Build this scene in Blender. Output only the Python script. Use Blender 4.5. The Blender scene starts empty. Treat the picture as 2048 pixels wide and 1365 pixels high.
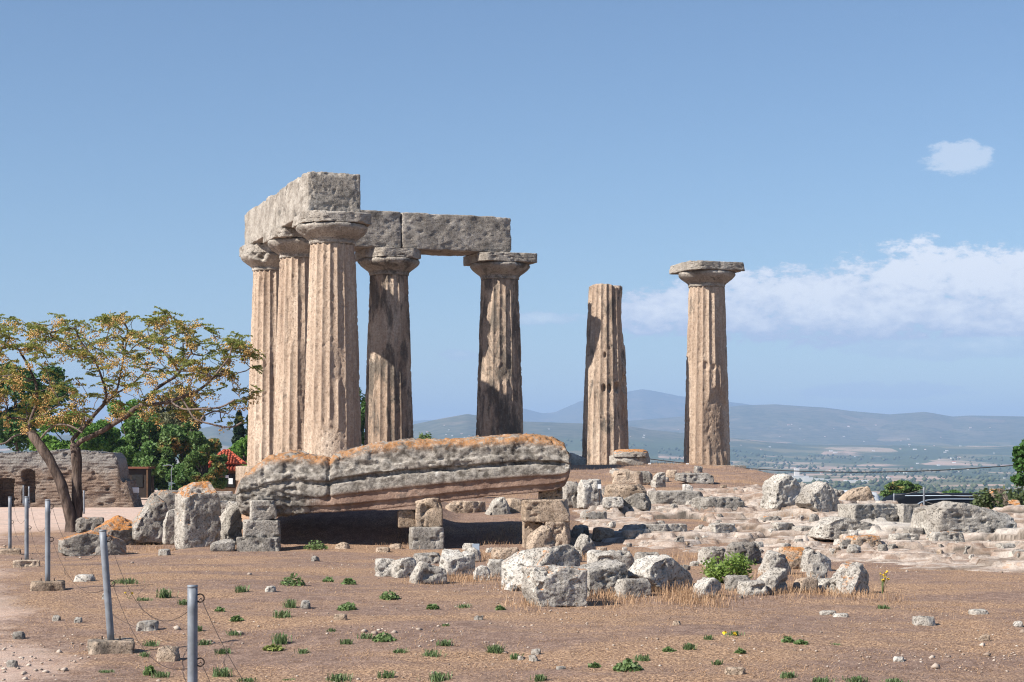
import bpy, math, random
import numpy as np
from mathutils import Vector

# ------------------------------------------------------------------ camera, sky, sun, exposure
sc = bpy.context.scene
COL = sc.collection
F, HOR, EYE = 3500.0, 910.0, 1.6          # focal length in photo pixels, horizon row, eye height (m)
cam_d = bpy.data.cameras.new('camera'); cam = bpy.data.objects.new('camera', cam_d); COL.objects.link(cam)
cam.location = (0, 0, EYE); cam.rotation_euler = (math.radians(90), 0, 0)
cam_d.sensor_width = 36; cam_d.lens = F/2048*36; cam_d.shift_y = (HOR-682.5)/2048
cam_d.clip_start = .1; cam_d.clip_end = 90000
sc.camera = cam

SUN_AZ, SUN_EL = math.radians(31), math.radians(39.5)     # light travels to the right and away from the camera
to_sun = Vector((-math.cos(SUN_AZ)*math.cos(SUN_EL), -math.sin(SUN_AZ)*math.cos(SUN_EL), math.sin(SUN_EL)))
sun_d = bpy.data.lights.new('sun', 'SUN'); sun = bpy.data.objects.new('sun', sun_d); COL.objects.link(sun)
sun.rotation_euler = to_sun.to_track_quat('Z', 'Y').to_euler()
sun.location = (-40, -30, 60)
sun_d.energy = 5.0; sun_d.angle = math.radians(.53); sun_d.color = (1, .93, .83)

world = bpy.data.worlds.new('World'); sc.world = world; world.use_nodes = True
wt = world.node_tree; wn = wt.nodes; wl = wt.links; wn.clear()
def W(t, **k):
    n = wn.new(t)
    for a, b in k.items(): setattr(n, a, b)
    return n
def wmath(op, a, b=None, clamp=False):
    n = W('ShaderNodeMath', operation=op, use_clamp=clamp)
    for i, v in enumerate((a, b)):
        if v is None: continue
        if isinstance(v, (int, float)): n.inputs[i].default_value = v
        else: wl.new(v, n.inputs[i])
    return n.outputs[0]
sky = W('ShaderNodeTexSky', sky_type='NISHITA'); sky.sun_disc = False
sky.sun_elevation = SUN_EL; sky.sun_rotation = math.atan2(to_sun.x, to_sun.y)
sky.altitude = 80; sky.air_density = 1.0; sky.dust_density = .05; sky.ozone_density = 4.5
SKY_STRENGTH = .063
tc = W('ShaderNodeTexCoord'); sep = W('ShaderNodeSeparateXYZ'); wl.new(tc.outputs['Generated'], sep.inputs[0])
az = wmath('ARCTAN2', sep.outputs[0], sep.outputs[1])                    # azimuth from north of the view, radians
el = wmath('ARCSINE', sep.outputs[2])
cmb = W('ShaderNodeCombineXYZ'); wl.new(az, cmb.inputs[0]); wl.new(wmath('MULTIPLY', el, 1.9), cmb.inputs[1])
def wnoise(scale, detail, rough, off=0.):
    n = W('ShaderNodeTexNoise'); n.inputs['Scale'].default_value = scale; n.inputs['Detail'].default_value = detail
    n.inputs['Roughness'].default_value = rough
    m = W('ShaderNodeVectorMath', operation='ADD'); m.inputs[1].default_value = (off, off*.7, off*1.3)
    wl.new(cmb.outputs[0], m.inputs[0]); wl.new(m.outputs[0], n.inputs['Vector'])
    return n.outputs['Fac']
def blob(px, py, wx, wy):                  # a cloud bank's soft envelope, by its bearing and elevation
    a0 = math.atan((px-1024)/F); e0 = math.atan((HOR-py)/F)
    dx = wmath('DIVIDE', wmath('SUBTRACT', az, a0), wx/F); dy = wmath('DIVIDE', wmath('SUBTRACT', el, e0), wy/F)
    r = wmath('ADD', wmath('MULTIPLY', dx, dx), wmath('MULTIPLY', dy, dy))
    return wmath('SUBTRACT', 1., r)
env = None
for b in ((1760, 622, 520, 80), (1880, 592, 230, 96), (2120, 610, 380, 108), (1560, 600, 160, 62), (2550, 610, 420, 90), (1350, 632, 150, 42), (1918, 336, 74, 34), (1100, 636, 90, 15), (920, 710, 50, 12),
          (3300, 640, 400, 60), (-1300, 560, 500, 80), (-2900, 640, 600, 70), (1960, 700, 260, 26), (1750, 785, 190, 18)):
    o = blob(*b); env = o if env is None else wmath('MAXIMUM', env, o)
n1 = wnoise(34, 10, .62, 3.1); n2 = wnoise(120, 8, .65, 7.7)
dens = wmath('ADD', wmath('MULTIPLY', wmath('SUBTRACT', n1, .5), 3.4), wmath('MULTIPLY', wmath('SUBTRACT', n2, .5), 2.2))
dens = wmath('ADD', wmath('ADD', wmath('MULTIPLY', wmath('MAXIMUM', env, -1.5), 1.1), .12), dens)
mr = W('ShaderNodeMapRange', interpolation_type='SMOOTHSTEP'); mr.inputs[1].default_value = -.05; mr.inputs[2].default_value = .7
wl.new(dens, mr.inputs[0])
# thin distant wisps are fainter than the bank
thin = None
for b in ((1918, 336, 260, 150), (1100, 636, 130, 40), (920, 710, 90, 40), (1750, 790, 300, 40), (1960, 712, 330, 32)):
    o = wmath('MAXIMUM', blob(*b), 0); thin = o if thin is None else wmath('MAXIMUM', thin, o)
fac = wmath('MULTIPLY', mr.outputs[0], wmath('SUBTRACT', .94, wmath('MULTIPLY', wmath('MINIMUM', wmath('MULTIPLY', thin, 4), 1.), .5)))
lit = W('ShaderNodeMapRange'); lit.inputs[1].default_value = .0; lit.inputs[2].default_value = 1.35; wl.new(wmath('ADD', dens, wmath('MULTIPLY', wmath('SUBTRACT', el, .085), 30)), lit.inputs[0])
cc = W('ShaderNodeMix', data_type='RGBA'); wl.new(lit.outputs[0], cc.inputs[0])
cc.inputs[6].default_value = (4.6, 5.3, 6.9, 1); cc.inputs[7].default_value = (8.6, 8.8, 9.2, 1)
mx = W('ShaderNodeMix', data_type='RGBA'); wl.new(fac, mx.inputs[0]); wl.new(sky.outputs[0], mx.inputs[6]); wl.new(cc.outputs[2], mx.inputs[7])
bg = W('ShaderNodeBackground'); bg.inputs[1].default_value = SKY_STRENGTH; wl.new(mx.outputs[2], bg.inputs[0])
wo = W('ShaderNodeOutputWorld'); wl.new(bg.outputs[0], wo.inputs[0])

sc.view_settings.view_transform = 'Standard'; sc.view_settings.look = 'None'
sc.view_settings.exposure = 0.88; sc.view_settings.gamma = 1; sc.view_settings.use_curve_mapping = False
sc.render.engine = 'CYCLES'; sc.cycles.use_denoising = True; sc.cycles.denoiser = 'OPENIMAGEDENOISE'; sc.cycles.denoising_input_passes = 'RGB_ALBEDO_NORMAL'; sc.cycles.denoising_prefilter = 'NONE'; sc.cycles.filter_width = 1.15
sc.cycles.max_bounces = 6; sc.cycles.diffuse_bounces = 3; sc.cycles.volume_bounces = 1; sc.cycles.transparent_max_bounces = 6

# ------------------------------------------------------------------ helpers
rng = np.random.default_rng(7); random.seed(7)
def sstep(a, b, x):
    t = np.clip((np.asarray(x, float)-a)/(b-a), 0, 1); return t*t*(3-2*t)
def _h(ix, iy, iz, seed):
    n = (ix.astype(np.uint64)*np.uint64(374761393) + iy.astype(np.uint64)*np.uint64(668265263) + iz.astype(np.uint64)*np.uint64(2147483647) + np.uint64(seed*974711+17)) & np.uint64(0xffffffff)
    n = ((n ^ (n >> np.uint64(13)))*np.uint64(1274126177)) & np.uint64(0xffffffff)
    n = ((n ^ (n >> np.uint64(16)))*np.uint64(2246822519)) & np.uint64(0xffffffff)
    n = n ^ (n >> np.uint64(15))
    return (n & np.uint64(0xffff)).astype(float)/32767.5 - 1
def vnoise(P, seed=0):
    P = np.asarray(P, float)+1000.; I = np.floor(P).astype(np.int64); f = P-I; f = f*f*f*(f*(f*6-15)+10)
    x, y, z = I[..., 0], I[..., 1], I[..., 2]; r = 0
    for dx in (0, 1):
        for dy in (0, 1):
            for dz in (0, 1):
                w = (f[..., 0] if dx else 1-f[..., 0])*(f[..., 1] if dy else 1-f[..., 1])*(f[..., 2] if dz else 1-f[..., 2])
                r = r + w*_h(x+dx, y+dy, z+dz, seed)
    return r
def fbm(P, octv=4, seed=0, gain=.5, ridged=False):
    P = np.asarray(P, float); a, s, r = 1., 0., 0.
    for i in range(octv):
        n = vnoise(P*2.03**i, seed+i*31)
        r = r + a*((1-2*np.abs(n)) if ridged else n); s += a; a *= gain
    return r/s
def cells(P, seed=0):
    """broken-facet noise: per-cell tilt plane value, and distance to the cell border"""
    P = np.asarray(P, float); I = np.floor(P).astype(np.int64); sh = P.shape[:-1]; f1 = np.full(sh, 9.); f2 = np.full(sh, 9.); val = np.zeros(sh)
    for dx in (-1, 0, 1):
        for dy in (-1, 0, 1):
            for dz in (-1, 0, 1):
                x, y, z = I[..., 0]+dx+1000, I[..., 1]+dy+1000, I[..., 2]+dz+1000
                o = [(_h(x, y, z, seed+k)*.5+.5) for k in (1, 2, 3)]; v = np.stack([x-1000+o[0], y-1000+o[1], z-1000+o[2]], -1)-P; d = np.sqrt((v**2).sum(-1))
                t_ = _h(x, y, z, seed+4)+.9*(_h(x, y, z, seed+5)*v[..., 0]+_h(x, y, z, seed+6)*v[..., 1]+_h(x, y, z, seed+7)*v[..., 2])
                n = d < f1; f2 = np.where(n, f1, np.minimum(f2, d)); val = np.where(n, t_, val); f1 = np.where(n, d, f1)
    return val, f2-f1
def n2d(x, y, octv=4, seed=0, gain=.5):
    return fbm(np.stack([x, y, np.zeros_like(np.asarray(x, float))+.37*seed], -1), octv, seed, gain)
def mesh(name, V, Fc, smooth=False, mats=(), midx=None):
    V = np.asarray(V, np.float32); Fc = np.asarray(Fc, np.int32); k = Fc.shape[1]
    me = bpy.data.meshes.new(name); me.vertices.add(len(V)); me.vertices.foreach_set('co', V.ravel())
    me.loops.add(Fc.size); me.loops.foreach_set('vertex_index', Fc.ravel())
    me.polygons.add(len(Fc)); me.polygons.foreach_set('loop_start', np.arange(0, Fc.size, k, dtype=np.int32))
    me.polygons.foreach_set('loop_total', np.full(len(Fc), k, np.int32))
    if smooth: me.polygons.foreach_set('use_smooth', np.ones(len(Fc), bool))
    for m in mats: me.materials.append(m)
    if midx is not None: me.polygons.foreach_set('material_index', np.asarray(midx, np.int32))
    me.update(calc_edges=True); me.validate()
    return me
def obj(name, me, parent=None, loc=(0, 0, 0), rz=0):
    o = bpy.data.objects.new(name, me); COL.objects.link(o); o.location = loc; o.rotation_euler = (0, 0, rz)
    if parent: o.parent = parent
    return o
def tag(o, label=None, cat=None, group=None, kind=None):
    if cat and not kind: kind = 'thing'
    for k, v in (('label', label), ('category', cat), ('group', group), ('kind', kind)):
        if v: o[k] = v
    return o
def empty(name, loc, label, cat, group=None, rz=0):
    o = bpy.data.objects.new(name, None); COL.objects.link(o); o.location = loc; o.rotation_euler = (0, 0, rz); o.empty_display_size = .2
    return tag(o, label, cat, group)
def attr(me, name, vals):
    a = me.attributes.new(name, 'FLOAT', 'POINT'); a.data.foreach_set('value', np.asarray(vals, np.float32))
def grid_faces(nu, nv, wrap=False):
    i = np.arange(nu if wrap else nu-1)[:, None]; j = np.arange(nv-1)[None, :]
    a = i*nv+j; b = ((i+1) % nu)*nv+j
    return np.stack([a, b, b+1, a+1], -1).reshape(-1, 4)
def box_np(c, s):
    c = np.array(c, float); s = np.array(s, float)/2
    V = np.array([(x, y, z) for x in (-1, 1) for y in (-1, 1) for z in (-1, 1)])*s+c
    return V, np.array([(0, 1, 3, 2), (4, 6, 7, 5), (0, 4, 5, 1), (2, 3, 7, 6), (0, 2, 6, 4), (1, 5, 7, 3)])
def join(parts):
    Vs, Fs, n = [], [], 0
    for V, Fc in parts: Vs.append(V); Fs.append(np.asarray(Fc)+n); n += len(V)
    return np.concatenate(Vs), np.concatenate(Fs)
def bevel_box(c, s, b=.02):
    """box with bevelled edges: 24 vertices as three shrunk shells, hull by quads and corner quads"""
    import bmesh
    bm = bmesh.new(); bmesh.ops.create_cube(bm, size=1)
    for v in bm.verts: v.co = Vector((v.co.x*s[0]+c[0], v.co.y*s[1]+c[1], v.co.z*s[2]+c[2]))
    bmesh.ops.bevel(bm, geom=list(bm.edges), offset=b, segments=2, affect='EDGES', profile=.5)
    me = bpy.data.meshes.new('b'); bm.to_mesh(me); bm.free(); return me
def tube(pts, rad, n=8, cap=True):
    P = np.array(pts, float); R = np.broadcast_to(np.asarray(rad, float), (len(P),))
    T = np.gradient(P, axis=0); T /= np.linalg.norm(T, axis=1)[:, None]+1e-9
    up = np.array([0, 0, 1.]) if abs(T[0, 2]) < .8 else np.array([0, 1., 0]); A = np.empty_like(P); a_ = np.cross(T[0], up)
    for i in range(len(P)): a_ = a_-T[i]*a_.dot(T[i]); a_ = a_/(np.linalg.norm(a_)+1e-9); A[i] = a_
    B = np.cross(T, A)
    th = np.arange(n)/n*2*np.pi
    V = P[:, None]+R[:, None, None]*(np.cos(th)[None, :, None]*A[:, None]+np.sin(th)[None, :, None]*B[:, None])
    V = V.reshape(-1, 3); m = len(P)
    i = np.arange(m-1)[:, None]; j = np.arange(n)[None, :]
    Fc = np.stack([i*n+j, i*n+(j+1) % n, (i+1)*n+(j+1) % n, (i+1)*n+j], -1).reshape(-1, 4)
    if cap:
        V = np.concatenate([V, P[:1], P[-1:]]); k = m*n
        Fc = np.concatenate([Fc, [(k, (q+1) % n, q, k) for q in range(n)], [(k+1, (m-1)*n+q, (m-1)*n+(q+1) % n, k+1) for q in range(n)]])
    return V, Fc
def tube_mesh(name, pts, rad, mat, n=8):
    import bmesh
    V, Fc = tube(pts, rad, n, cap=False)
    me = mesh(name, V, Fc, True, [mat])
    bm = bmesh.new(); bm.from_mesh(me); bmesh.ops.holes_fill(bm, edges=[e for e in bm.edges if e.is_boundary], sides=0); bm.to_mesh(me); bm.free()
    return me
def W3(px, py, d): return np.array([(px-1024)*d/F, d, EYE-(py-HOR)*d/F])     # photo pixel at a distance -> place in the world

# ------------------------------------------------------------------ materials
MATS = {}
class NT:
    def __init__(s, name):
        s.m = bpy.data.materials.new(name); s.m.use_nodes = True; s.t = s.m.node_tree; s.n = s.t.nodes; s.n.clear()
        s.out = s.n.new('ShaderNodeOutputMaterial'); s.b = s.n.new('ShaderNodeBsdfPrincipled'); s.l(s.b.outputs[0], s.out.inputs[0])
        s.set('Roughness', .9); s.set('Specular IOR Level', .2)
    def l(s, a, b): s.t.links.new(a, b)
    def set(s, k, v):
        i = s.b.inputs[k]
        if hasattr(v, 'links') or hasattr(v, 'is_linked'): s.l(v, i)
        else: i.default_value = (*v, 1) if isinstance(v, tuple) and len(v) == 3 else v
    def coord(s, rand=True, scale=(1, 1, 1), kind='Object'):
        c = s.n.new('ShaderNodeTexCoord').outputs[kind]
        if rand:
            oi = s.n.new('ShaderNodeObjectInfo'); m = s.n.new('ShaderNodeMath'); m.operation = 'MULTIPLY'; m.inputs[1].default_value = 37; s.l(oi.outputs['Random'], m.inputs[0])
            a = s.n.new('ShaderNodeVectorMath'); a.operation = 'ADD'; s.l(c, a.inputs[0]); s.l(m.outputs[0], a.inputs[1]); c = a.outputs[0]
        if scale != (1, 1, 1):
            a = s.n.new('ShaderNodeVectorMath'); a.operation = 'MULTIPLY'; a.inputs[1].default_value = scale; s.l(c, a.inputs[0]); c = a.outputs[0]
        return c
    def noise(s, c, scale, detail=6, rough=.6, dist=0):
        n = s.n.new('ShaderNodeTexNoise'); n.inputs['Scale'].default_value = scale; n.inputs['Detail'].default_value = detail
        n.inputs['Roughness'].default_value = rough; n.inputs['Distortion'].default_value = dist; s.l(c, n.inputs['Vector']); return n.outputs['Fac']
    def voro(s, c, scale, out='Distance', feature='F1', rnd=1):
        n = s.n.new('ShaderNodeTexVoronoi'); n.feature = feature; n.inputs['Scale'].default_value = scale; n.inputs['Randomness'].default_value = rnd; s.l(c, n.inputs['Vector']); return n.outputs[out]
    def mr(s, v, a, b, c=0., d=1., smooth=True):
        n = s.n.new('ShaderNodeMapRange'); n.interpolation_type = 'SMOOTHSTEP' if smooth else 'LINEAR'
        for i, x in zip((1, 2, 3, 4), (a, b, c, d)): n.inputs[i].default_value = x
        s.l(v, n.inputs[0]); return n.outputs[0]
    def math(s, op, a, b=None, clamp=False):
        n = s.n.new('ShaderNodeMath'); n.operation = op; n.use_clamp = clamp
        for i, v in enumerate((a, b)):
            if v is None: continue
            if isinstance(v, (int, float)): n.inputs[i].default_value = v
            else: s.l(v, n.inputs[i])
        return n.outputs[0]
    def mix(s, f, a, b, mode='MIX'):
        n = s.n.new('ShaderNodeMix'); n.data_type = 'RGBA'; n.blend_type = mode
        for i, v in ((0, f), (6, a), (7, b)):
            if isinstance(v, (int, float)): n.inputs[i].default_value = v
            elif isinstance(v, tuple): n.inputs[i].default_value = (*v, 1) if len(v) == 3 else v
            else: s.l(v, n.inputs[i])
        return n.outputs[2]
    def bump(s, h, strength=.5, dist=.02):
        n = s.n.new('ShaderNodeBump'); n.inputs['Strength'].default_value = strength; n.inputs['Distance'].default_value = dist; s.l(h, n.inputs['Height']); s.l(n.outputs[0], s.b.inputs['Normal'])
    def attr(s, name):
        n = s.n.new('ShaderNodeAttribute'); n.attribute_name = name; return n.outputs['Fac']
    def normz(s):
        g = s.n.new('ShaderNodeNewGeometry'); x = s.n.new('ShaderNodeSeparateXYZ'); s.l(g.outputs['Normal'], x.inputs[0]); return x.outputs[2]
TONES = {   # dark, middle, light of weathered limestone
    'white': ((.27, .245, .215), (.51, .48, .435), (.65, .62, .575)),
    'pale': ((.23, .205, .18), (.44, .41, .365), (.58, .55, .50)),
    'grey': ((.155, .14, .122), (.325, .30, .268), (.50, .47, .43)),
    'lintel': ((.20, .175, .15), (.40, .36, .315), (.56, .515, .46)),
    'dark': ((.115, .10, .088), (.245, .222, .196), (.40, .37, .333)),
    'tan': ((.24, .18, .13), (.43, .335, .255), (.56, .455, .36)),
    'column': ((.27, .19, .14), (.49, .375, .285), (.64, .535, .435)),
}
def stone(tone, lichen=0., crust=.3, streak=False, spots=.5, pit=1.):
    key = ('stone', tone, lichen, crust, streak, spots, pit)
    if key in MATS: return MATS[key]
    t = NT('stone_'+tone); c = t.coord(); cs = t.coord(scale=(1, 1, .16)) if streak else c
    D, M, L = TONES[tone]
    n1 = t.noise(cs, 1.7, 8, .62); n2 = t.noise(c, 13, 8, .68); n3 = t.noise(c, 46, 5, .7)
    col = t.mix(t.mr(n1, .33, .55), D, M); col = t.mix(t.mr(n1, .48, .7), col, L)
    col = t.mix(t.mr(n2, .3, .72), t.mix(.55, col, D), t.mix(.25, col, L))
    pits = t.mr(t.noise(c, 40, 5, .62), .55, .68); col = t.mix(t.math('MULTIPLY', pits, .38*pit), col, t.mix(.7, D, (.05, .042, .036)))
    if crust:      # black-grey biological crust in ragged patches, running down the stone
        ns = t.noise(t.coord(scale=(1, 1, .35)) if streak else c, 2.3, 9, .68, .6)
        k = t.math('MULTIPLY', t.mr(ns, .64-.26*crust, .76-.2*crust), .8)
        col = t.mix(k, col, t.mix(n2, (.035, .032, .029), (.13, .122, .11)))
    if spots:      # pale lichen blotches
        col = t.mix(t.math('MULTIPLY', t.mr(t.noise(c, 15, 5, .6), .62, .7), spots), col, (.60, .59, .56))
    if lichen:     # orange lichen, on the upper surfaces
        k = t.math('MULTIPLY', t.mr(t.normz(), .25, .75), t.mr(t.noise(c, 5.5, 9, .72, .8), .63-.24*lichen, .70-.2*lichen))
        k = t.math('MULTIPLY', k, t.mr(n3, .34, .5))
        col = t.mix(k, col, t.mix(t.noise(c, 20, 4, .6), (.30, .09, .02), (.62, .30, .09)))
    t.set('Base Color', col); t.set('Roughness', .95)
    h = t.math('ADD', t.math('MULTIPLY', n2, .55), t.math('MULTIPLY', n3, .3)); h = t.math('SUBTRACT', h, t.math('MULTIPLY', pits, .8*pit))
    t.bump(h, .9, .032 if streak else .045)
    MATS[key] = t.m; return t.m
def plain(name, col, rough=.8, metal=0, var=.15, scale=8, spec=.3):
    if name in MATS: return MATS[name]
    t = NT(name); n = t.noise(t.coord(), scale, 6, .6)
    t.set('Base Color', t.mix(t.mr(n, .3, .7), tuple(x*(1-var) for x in col), tuple(min(1, x*(1+var)) for x in col))); t.set('Roughness', rough); t.set('Metallic', metal); t.set('Specular IOR Level', spec)
    MATS[name] = t.m; return t.m
def leaf_mat(name, a, b, c=None, trans=.35, scale=1.3):
    if name in MATS: return MATS[name]
    t = NT(name); g = t.n.new('ShaderNodeNewGeometry'); co = t.coord()
    n = t.noise(co, scale, 3, .6); col = t.mix(t.math('ADD', t.math('MULTIPLY', n, .6), t.math('MULTIPLY', g.outputs['Random Per Island'], .4)), a, b)
    if c: col = t.mix(t.math('MULTIPLY', t.mr(t.noise(co, scale*.8, 3, .6), .52, .66), t.mr(g.outputs['Random Per Island'], .3, .6)), col, c)
    t.set('Base Color', col); t.set('Roughness', .55); t.set('Specular IOR Level', .3)
    tr = t.n.new('ShaderNodeBsdfTranslucent'); t.l(col, tr.inputs[0]); ms = t.n.new('ShaderNodeMixShader'); ms.inputs[0].default_value = trans
    t.l(t.b.outputs[0], ms.inputs[1]); t.l(tr.outputs[0], ms.inputs[2]); t.l(ms.outputs[0], t.out.inputs[0])
    MATS[name] = t.m; return t.m

# ------------------------------------------------------------------ the lie of the land
TEMPLE_Z = 1.24
def gz(X, Y):
    X = np.asarray(X, float); Y = np.asarray(Y, float)
    rise = TEMPLE_Z*sstep(24, 60, Y)*.35 + TEMPLE_Z*.65*np.clip((Y-27)/30, 0, 1)
    xe = np.interp(Y, [20, 30, 42, 50, 58, 66], [-7, -5.4, -4.8, -6.3, -8.8, -9.8])
    left = sstep(xe-.8, xe, X)                                           # the knoll ends left of the corner column
    rise = rise*(1-.55*sstep(4.5, 10.5, X)*(1-sstep(44, 56, Y)))
    edge = np.interp(Y, [34, 40, 52, 58, 66], [7.6, 6.9, 7.9, 6.5, 6.6])+.5*n2d(X*.5, Y*.5, 3, 17)
    right = 1-sstep(edge, edge+3., X)*sstep(36, 42, Y)
    back = 1-sstep(69, 80, Y)
    z = rise*(left*right*back) - .75*sstep(edge, edge+3.5, X)*sstep(37, 47, Y)*(1-sstep(60, 75, Y)) - 1.0*sstep(9, 15, X)*sstep(58, 75, Y)
    z = z - (1-left)*1.25*np.clip((Y-32)/60, 0, 1)
    z = z - 3.1*sstep(66, 88, Y)*sstep(0, 14, X) - 1.5*sstep(66, 90, Y)*(1-sstep(0, 14, X))*sstep(-16, -8, X)
    z = z + (.58-.30*sstep(-1.9, -.9, X))*sstep(29.9, 32.0, Y)*(1-sstep(34, 39, Y))*sstep(-5.0, -3.9, X)*(1-sstep(.2, 1.6, X))        # bank behind the fallen beam, shaped steep so the beam's shadow darkens the gap
    z = z + .13*n2d(X*.75, Y*.75, 3, 18)*sstep(38, 46, Y)*sstep(-5, -2, X)*(1-sstep(56, 60, Y))
    z = z + .07*n2d(X*.22, Y*.22, 3, 5)+.02*n2d(X*1.3, Y*1.3, 3, 6)
    z = z + np.interp(Y, [5, 10, 14.75, 19.9, 25.6, 31.2, 36], [-.22, -.2, -.05, .04, -.05, -.15, 0])*(.35+.65*(1-sstep(-3, 4, X)))*(Y < 36)
    return z
def gz1(x, y): return float(gz(np.array([x]), np.array([y]))[0])
DS = np.concatenate([np.arange(9, 60, .05), np.arange(60, 140, .2)])
def pix2ground(px, py, zf=None):
    X = (px-1024)*DS/F; z = EYE-(py-HOR)*DS/F; g = (zf or topz)(X, DS); i = np.argmax(z <= g)
    if not (z <= g).any(): i = len(DS)-1
    return X[i], DS[i], g[i]
# bedrock outcrop
def bed(X, Y):
    X = np.asarray(X, float); Y = np.asarray(Y, float)
    db = np.maximum(29.5-1.25*X, 19.6)+1.1*n2d(X*.45, Y*.3, 3, 21)
    m = sstep(0, 4.5, Y-db)*(1-sstep(41.5-4*sstep(5.5, 7.5, X), 44-5*sstep(5.5, 7.5, X), Y+.4*n2d(X, Y, 2, 3)))*sstep(.6, 2.2, X+.5*n2d(X*.6, Y*.6, 2, 12))
    z = gz(X, Y)-.16-.4*sstep(37, 41, Y)*sstep(5.5, 7.5, X)+m*.27
    wx = X+.5*n2d(X*.3, Y*.3, 2, 44); wy = Y+.6*n2d(X*.3, Y*.3, 2, 45)
    lump = n2d(wx*.42, wy*.75, 5, 23, .55)
    strata = fbm(np.stack([wx*.55, wy*1.5, wx*0], -1), 5, 27, .55, True)
    z = z+m*(.12*lump+.05*strata+.018*n2d(X*4, Y*6, 3, 29))
    c1, e1 = cells(np.stack([wx*.42, wy*1.3, 0*wx+.5], -1), 301); c2, e2 = cells(np.stack([wx*1.5, wy*4.2, 0*wx+.5], -1), 303)
    z = z+m*(.075*c1+.035*c2-.09*np.exp(-(e1/.05)**2)-.04*np.exp(-(e2/.07)**2))
    zt = np.floor(z*10+.35*n2d(X*1.5, Y*1.5, 2, 307))/10+.04; z = np.where(m > .4, z*.38+zt*.62, z)
    # pale dressed ledge, right
    line = 31.2-.62*(X-5.0)
    led = sstep(0, .22, Y-line+.25*n2d(X*.9, Y*.2, 3, 33))*sstep(5.0, 6.0, X)*(1-sstep(41, 43, Y))
    z = z+led*(.13+.03*n2d(X*.7, Y*.7, 3, 35))*m
    l2 = sstep(0, .18, Y-(36.5-.2*(X-4))+.3*n2d(X*.8, Y*.2, 3, 37))*sstep(3.6, 4.6, X); z = z+l2*.07*m
    # quarried pits
    for x0, x1, y0, y1, dp in ((2.75, 3.85, 31.2, 35.2, .42), (5.0, 5.75, 28.6, 31.0, .34), (6.0, 8.0, 33.2, 34.0, .16), (4.1, 5.0, 36.6, 37.5, .22)):
        jx = X+.10*n2d(X*2, Y*2, 3, 51); jy = Y+.12*n2d(X*2, Y*2, 3, 53)
        k = sstep(x0, x0+.12, jx)*(1-sstep(x1-.12, x1, jx))*sstep(y0, y0+1.2, jy)*(1-sstep(y1-.1, y1, jy)); z = z-dp*k
    return z
_gx = np.arange(-1, 20, .08); _gy = np.arange(17, 47, .08); _GB = bed(*np.meshgrid(_gx, _gy, indexing='ij'))
def bedc(X, Y):                                   # the same surface, read from a table
    X = np.asarray(X, float); Y = np.asarray(Y, float); i = np.clip(((X+1)/.08), 0, len(_gx)-1.01); j = np.clip((Y-17)/.08, 0, len(_gy)-1.01); a = i.astype(int); b = j.astype(int); f, g = i-a, j-b
    z = _GB[a, b]*(1-f)*(1-g)+_GB[a+1, b]*f*(1-g)+_GB[a, b+1]*(1-f)*g+_GB[a+1, b+1]*f*g
    return np.where((X > -1) & (X < 19.9) & (Y > 17) & (Y < 46.9), z, -9.)
def topz(X, Y): return np.maximum(gz(X, Y), bedc(X, Y))
def topz1(x, y): return float(topz(np.array([x]), np.array([y]))[0])

# --- near ground sheet
ys = np.concatenate([np.linspace(-25, 8, 24)[:-1], 8*(140/8.)**(np.linspace(0, 1, 620))])
us = np.linspace(-1, 1, 460); us = np.sign(us)*np.abs(us)**1.25
YY, UU = np.meshgrid(ys, us, indexing='xy')
XX = UU*(8+.62*np.maximum(YY, 0)+.25*np.maximum(-YY, 0))
fine = np.exp(-np.maximum(YY-10, 0)/14)
ZZ = gz(XX, YY)+fine*(.022*n2d(XX*3.1, YY*3.1, 4, 71)+.012*np.maximum(n2d(XX*9, YY*9, 2, 73), 0))
# post line: the lane lies to its left
POSTS = [(-1.88, 10.3), (-3.38, 14.75), (-5.28, 19.9), (-7.1, 25.6), (-8.95, 31.2)]
def lane(X, Y):
    xp = np.interp(Y, [-30, 5, 10.3, 14.75, 19.9, 25.6, 31.2, 45, 90], [.5, -1.6, -2.6, -3.9, -5.6, -7.2, -9.0, -12.5, -24])
    return 1-sstep(-1.1, .5, X-xp+.55*n2d(X*.8, Y*.5, 4, 81))
ground = obj('ground', mesh('ground', np.stack([XX, YY, ZZ], -1).reshape(-1, 3), grid_faces(len(us), len(ys)), True))
attr(ground.data, 'lane', lane(XX, YY).ravel())
far_l = sstep(33, 45, YY)*(1-sstep(-13, -8, XX)); attr(ground.data, 'bare', far_l.ravel())
t = NT('dry_ground'); c = t.coord(False)
n1 = t.noise(c, .7, 6, .6); n2 = t.noise(c, 6, 8, .7); n3 = t.noise(c, 42, 6, .75); n4 = t.noise(t.coord(False, (1, 1.0, 1)), 120, 3, .7)
soil = t.mix(t.mr(n2, .3, .7), (.215, .138, .105), (.40, .28, .22)); straw = t.mix(t.mr(n3, .38, .62), (.26, .15, .09), (.60, .40, .25))
col = t.mix(t.mr(t.noise(t.coord(False, (.5, 1, 1)), .55, 8, .68), .42, .60), soil, straw); col = t.mix(t.mr(n3, .42, .58), t.mix(.6, col, (.075, .048, .038)), col); col = t.mix(t.mr(t.noise(t.coord(False, (1, .6, 1)), 75, 5, .75), .52, .66), col, (.10, .066, .052))
col = t.mix(t.mr(n4, .61, .7), col, (.40, .32, .27))
lanec = t.mix(t.mr(n2, .3, .7), (.43, .305, .245), (.60, .465, .39)); lanec = t.mix(t.mr(n3, .6, .72), lanec, (.24, .18, .155)); lanec = t.mix(t.mr(n1, .5, .66), lanec, (.40, .32, .27))
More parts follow.
